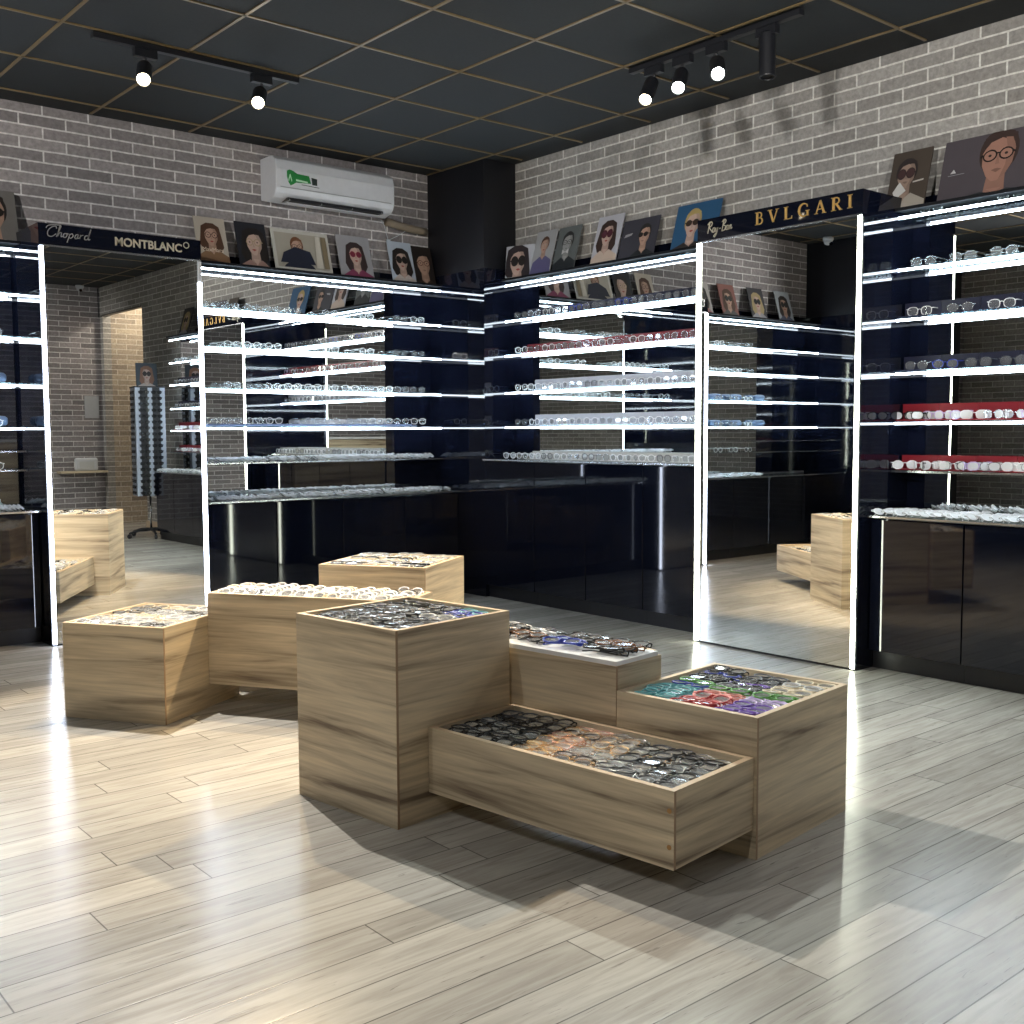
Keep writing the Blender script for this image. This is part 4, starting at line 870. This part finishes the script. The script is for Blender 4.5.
def spotlight(label, adapt, tip, along, face, lamp=None, col=(1, 1, 1), power=100, angle=75, blend=.35, L=.17, rad=.036, name='track_spotlight', aim=None, soft=.022):
    ax, ay = adapt; zt = ZC - .033
    t = thing(name, label, 'spotlight', (ax, ay, zt))
    ex, ey = (.055, .016) if along == 'x' else (.016, .055)
    boxp('track_adapter', (-ex, -ey, -.040), (ex, ey, 0), M_BLACK_MATT, t)
    tip = Vector(tip) - t.location; piv = Vector((tip.x * .25, tip.y * .25, -.09))
    d = (tip - piv).normalized()
    MB().tube([(0, 0, -.041), (0, 0, -.062), tuple(piv)], .008, 8).build('arm', M_BLACK_MATT, t)
    q = d.to_track_quat('Z', 'Y').to_matrix().to_4x4(); c0 = tip - d * L
    Mh = Matrix.Translation(c0) @ q
    MB().lathe([(rad * .86, 0), (rad, .008), (rad, L - .004), (rad * .97, L), (rad * .84, L), (rad * .80, L - .010)], 28, Mh).build('housing', M_BLACK_MATT, t, smooth=False)
    if face:
        MB().lathe([(rad * .79, L - .0095), (rad * .79, L - .006), (rad * .5, L - .001), (rad * .05, L + .002)], 24, Mh).build('lamp_face', face, t)
        ld = D.lights.new('spot', 'SPOT'); ld.energy = power; ld.color = col; ld.spot_size = R(angle); ld.spot_blend = blend; ld.shadow_soft_size = soft
        lo = D.objects.new('spot_lamp', ld); COL.objects.link(lo); lo.parent = t; lo.location = tip + d * .03
        dd = (Vector(aim) - (t.location + lo.location)).normalized() if aim else d
        lo.rotation_euler = dd.to_track_quat('-Z', 'Y').to_euler()
    return t
spotlight('warm lit black spotlight, left one on the upper left track', (2.11, 5.235), (2.02, 5.04, 2.78), 'x', M_BULB_W, col=(1.0, .94, .85), power=SPOT_W['warm'] * 1.4, angle=95, blend=.6, aim=(1.3, 2.4, 0), soft=.012)
spotlight('warm lit black spotlight, right one on the upper left track', (2.72, 5.235), (2.593, 5.032, 2.78), 'x', M_BULB_W, col=WARM, power=SPOT_W['warm'] * .7, angle=62, aim=(2.0, 3.75, 0))
spotlight('warm lit black spotlight, leftmost on the upper right track', (4.185, 3.86), (4.045, 3.79, 2.78), 'y', M_BULB_W, col=WARM, power=SPOT_W['warm'] * 1.1, angle=62, aim=(2.3, 4.2, 0.2))
spotlight('greenish white lit spotlight, second from the left on the upper right track', (4.185, 3.67), (4.029, 3.562, 2.78), 'y', M_BULB_C, col=COOL, power=SPOT_W['cool'], angle=85, aim=(2.2, 1.2, 0))
spotlight('brightest greenish white spotlight, third on the upper right track', (4.185, 3.46), (4.017, 3.311, 2.78), 'y', M_BULB_C, col=COOL, power=SPOT_W['cool'] * 1.6, angle=80, aim=(3.4, 0.9, 0))
spotlight('unlit black cylinder spotlight pointing straight down, right end of the upper right track', (4.185, 3.165), (4.17, 3.15, 2.755), 'y', None, L=.205, rad=.037)
for i, (y, aim) in enumerate(((3.5, (2.0, 6.6, 2.3)), (2.6, (2.6, 2.6, 0.0)), (1.7, (5.0, 3.4, 2.4)), (0.9, (1.5, 0.8, 0.0)))):  # unseen fill spots, added to brighten walls, boxes and floor
    av = Vector(aim); src = Vector((-0.9, y, ZC - .2)); dv = (av - src).normalized() * .17
    spotlight(['first', 'second', 'third', 'fourth'][i] + ' added fill spotlight on the track beside the viewer, out of the picture', (-0.9, y), tuple(src + dv), 'y', M_BULB_C, col=NEUTRAL, power=SPOT_W['room'] * (1.3, .22, 1.9, .22)[i], angle=(58, 88, 54, 88)[i], blend=.8, aim=aim, soft=(.06, .02, .12, .02)[i])
for i, (x, aim) in enumerate(((1.0, (5.03, 4.4, 2.5)), (2.2, (4.7, -1.99, 1.3)), (3.4, (4.2, 0.8, 0.0)))):  # more added spots out of view: wall wash and weak floor fill
    av = Vector(aim); src = Vector((x, -1.0, ZC - .2)); dv = (av - src).normalized() * .17
    spotlight(['first', 'second', 'third'][i] + ' added fill spotlight on the track behind the viewer, out of the picture', (x, -1.0), tuple(src + dv), 'x', M_BULB_C, col=NEUTRAL, power=SPOT_W['back'] * (5, 1.6, .3)[i], angle=(52, 80, 88)[i], blend=.8, aim=aim, soft=.06)

t = thing('reception_desk', 'oak reception desk behind the viewer, out of the picture', 'desk', (0.6, -1.6, 0))
boxp('front_board', (-.95, .26, 0.0), (.95, .28, 1.06), M_OAK[1], t); boxp('side_board', (-.95, -.3, 0), (-.93, .2595, 1.06), M_OAK[1], t); boxp('side_board', (.93, -.3, 0), (.95, .2595, 1.06), M_OAK[1], t)
boxp('desk_top', (-1.0, -.32, 1.0605), (1.0, .33, 1.095), M_TRAYWHITE, t)

# ------------------------------------------------------------------ security cameras, things on the wall behind the viewer
def dome_cam(loc, label, rot):
    t = thing('security_camera', label, 'security camera', loc); t.rotation_euler = rot
    MB().lathe([(.050, 0), (.052, -.02), (.046, -.034)], 24).build('mount', M_PLASTIC, t, smooth=True)
    MB().lathe([(.040, -.0345), (.040, -.050), (.030, -.066), (.012, -.074), (.002, -.075)], 24).build('camera_head', M_PLASTIC, t, smooth=True)
    MB().lathe([(.018, 0), (.018, .016)], 16, Matrix.Translation((0, -.027, -.060)) @ Matrix.Rotation(R(115), 4, 'X')).build('lens', M_BLACK, t)
    return t
dome_cam((-0.10, 6.24, 3.019), 'white dome security camera at the far left ceiling, seen in the right mirror', (0, 0, 0))
dome_cam((4.755, -1.90, 3.019), 'small white security camera under the ceiling behind the viewer, seen in the left mirror', (0, 0, R(180)))
o = boxp('wall_ledge', (4.43, YB + .001, .665), (5.02, YB + .16, .69), M_OAK[3]); tag(o, 'brown wooden ledge on the brick wall behind the viewer, seen in the left mirror', 'ledge')
t = thing('desk_device', 'white boxy device with rounded corners on the wooden ledge, seen in the left mirror', 'device', (4.77, YB + .08, .6905))
boxp('housing', (-.145, -.03, 0), (.145, .03, .165), M_PLASTIC, t, bev=.025); boxp('dial_panel', (-.09, .0305, .03), (.09, .033, .12), simple('pale print', (.55, .56, .56), .5), t)
o = boxp('wall_panel', (4.80, YB + .001, 1.36), (4.98, YB + .012, 1.64), simple('light grey notice', (.42, .44, .47), .5)); tag(o, 'light grey panel on the brick wall behind the viewer, seen in the left mirror', 'panel')
o = MB().tube([(5.01, YB + .012, ZC - .01), (5.01, YB + .012, 2.645), (5.012, NY0 + .02, 2.645)], .006, 6).tube([(5.018, NY0, 2.662), (5.018, NY1, 2.662)], .007, 6).build('cable', M_BLACK_MATT); tag(o, 'black cable along the brick corner and recess, seen in the left mirror', 'cable')
ld = D.lights.new('recess_light', 'POINT'); ld.energy = 34; ld.color = (1, .88, .72); ld.shadow_soft_size = .05
t = thing('ceiling_lamp', 'round white lamp on the recess ceiling, out of the picture', 'lamp', (XW + .5, -1.25, ZC - .001))
MB().lathe([(.09, 0), (.09, -.03), (.07, -.045)], 24).build('shade', M_PLASTIC, t); lo = D.objects.new('recess_lamp', ld); COL.objects.link(lo); lo.parent = t; lo.location = (0, 0, -.12)
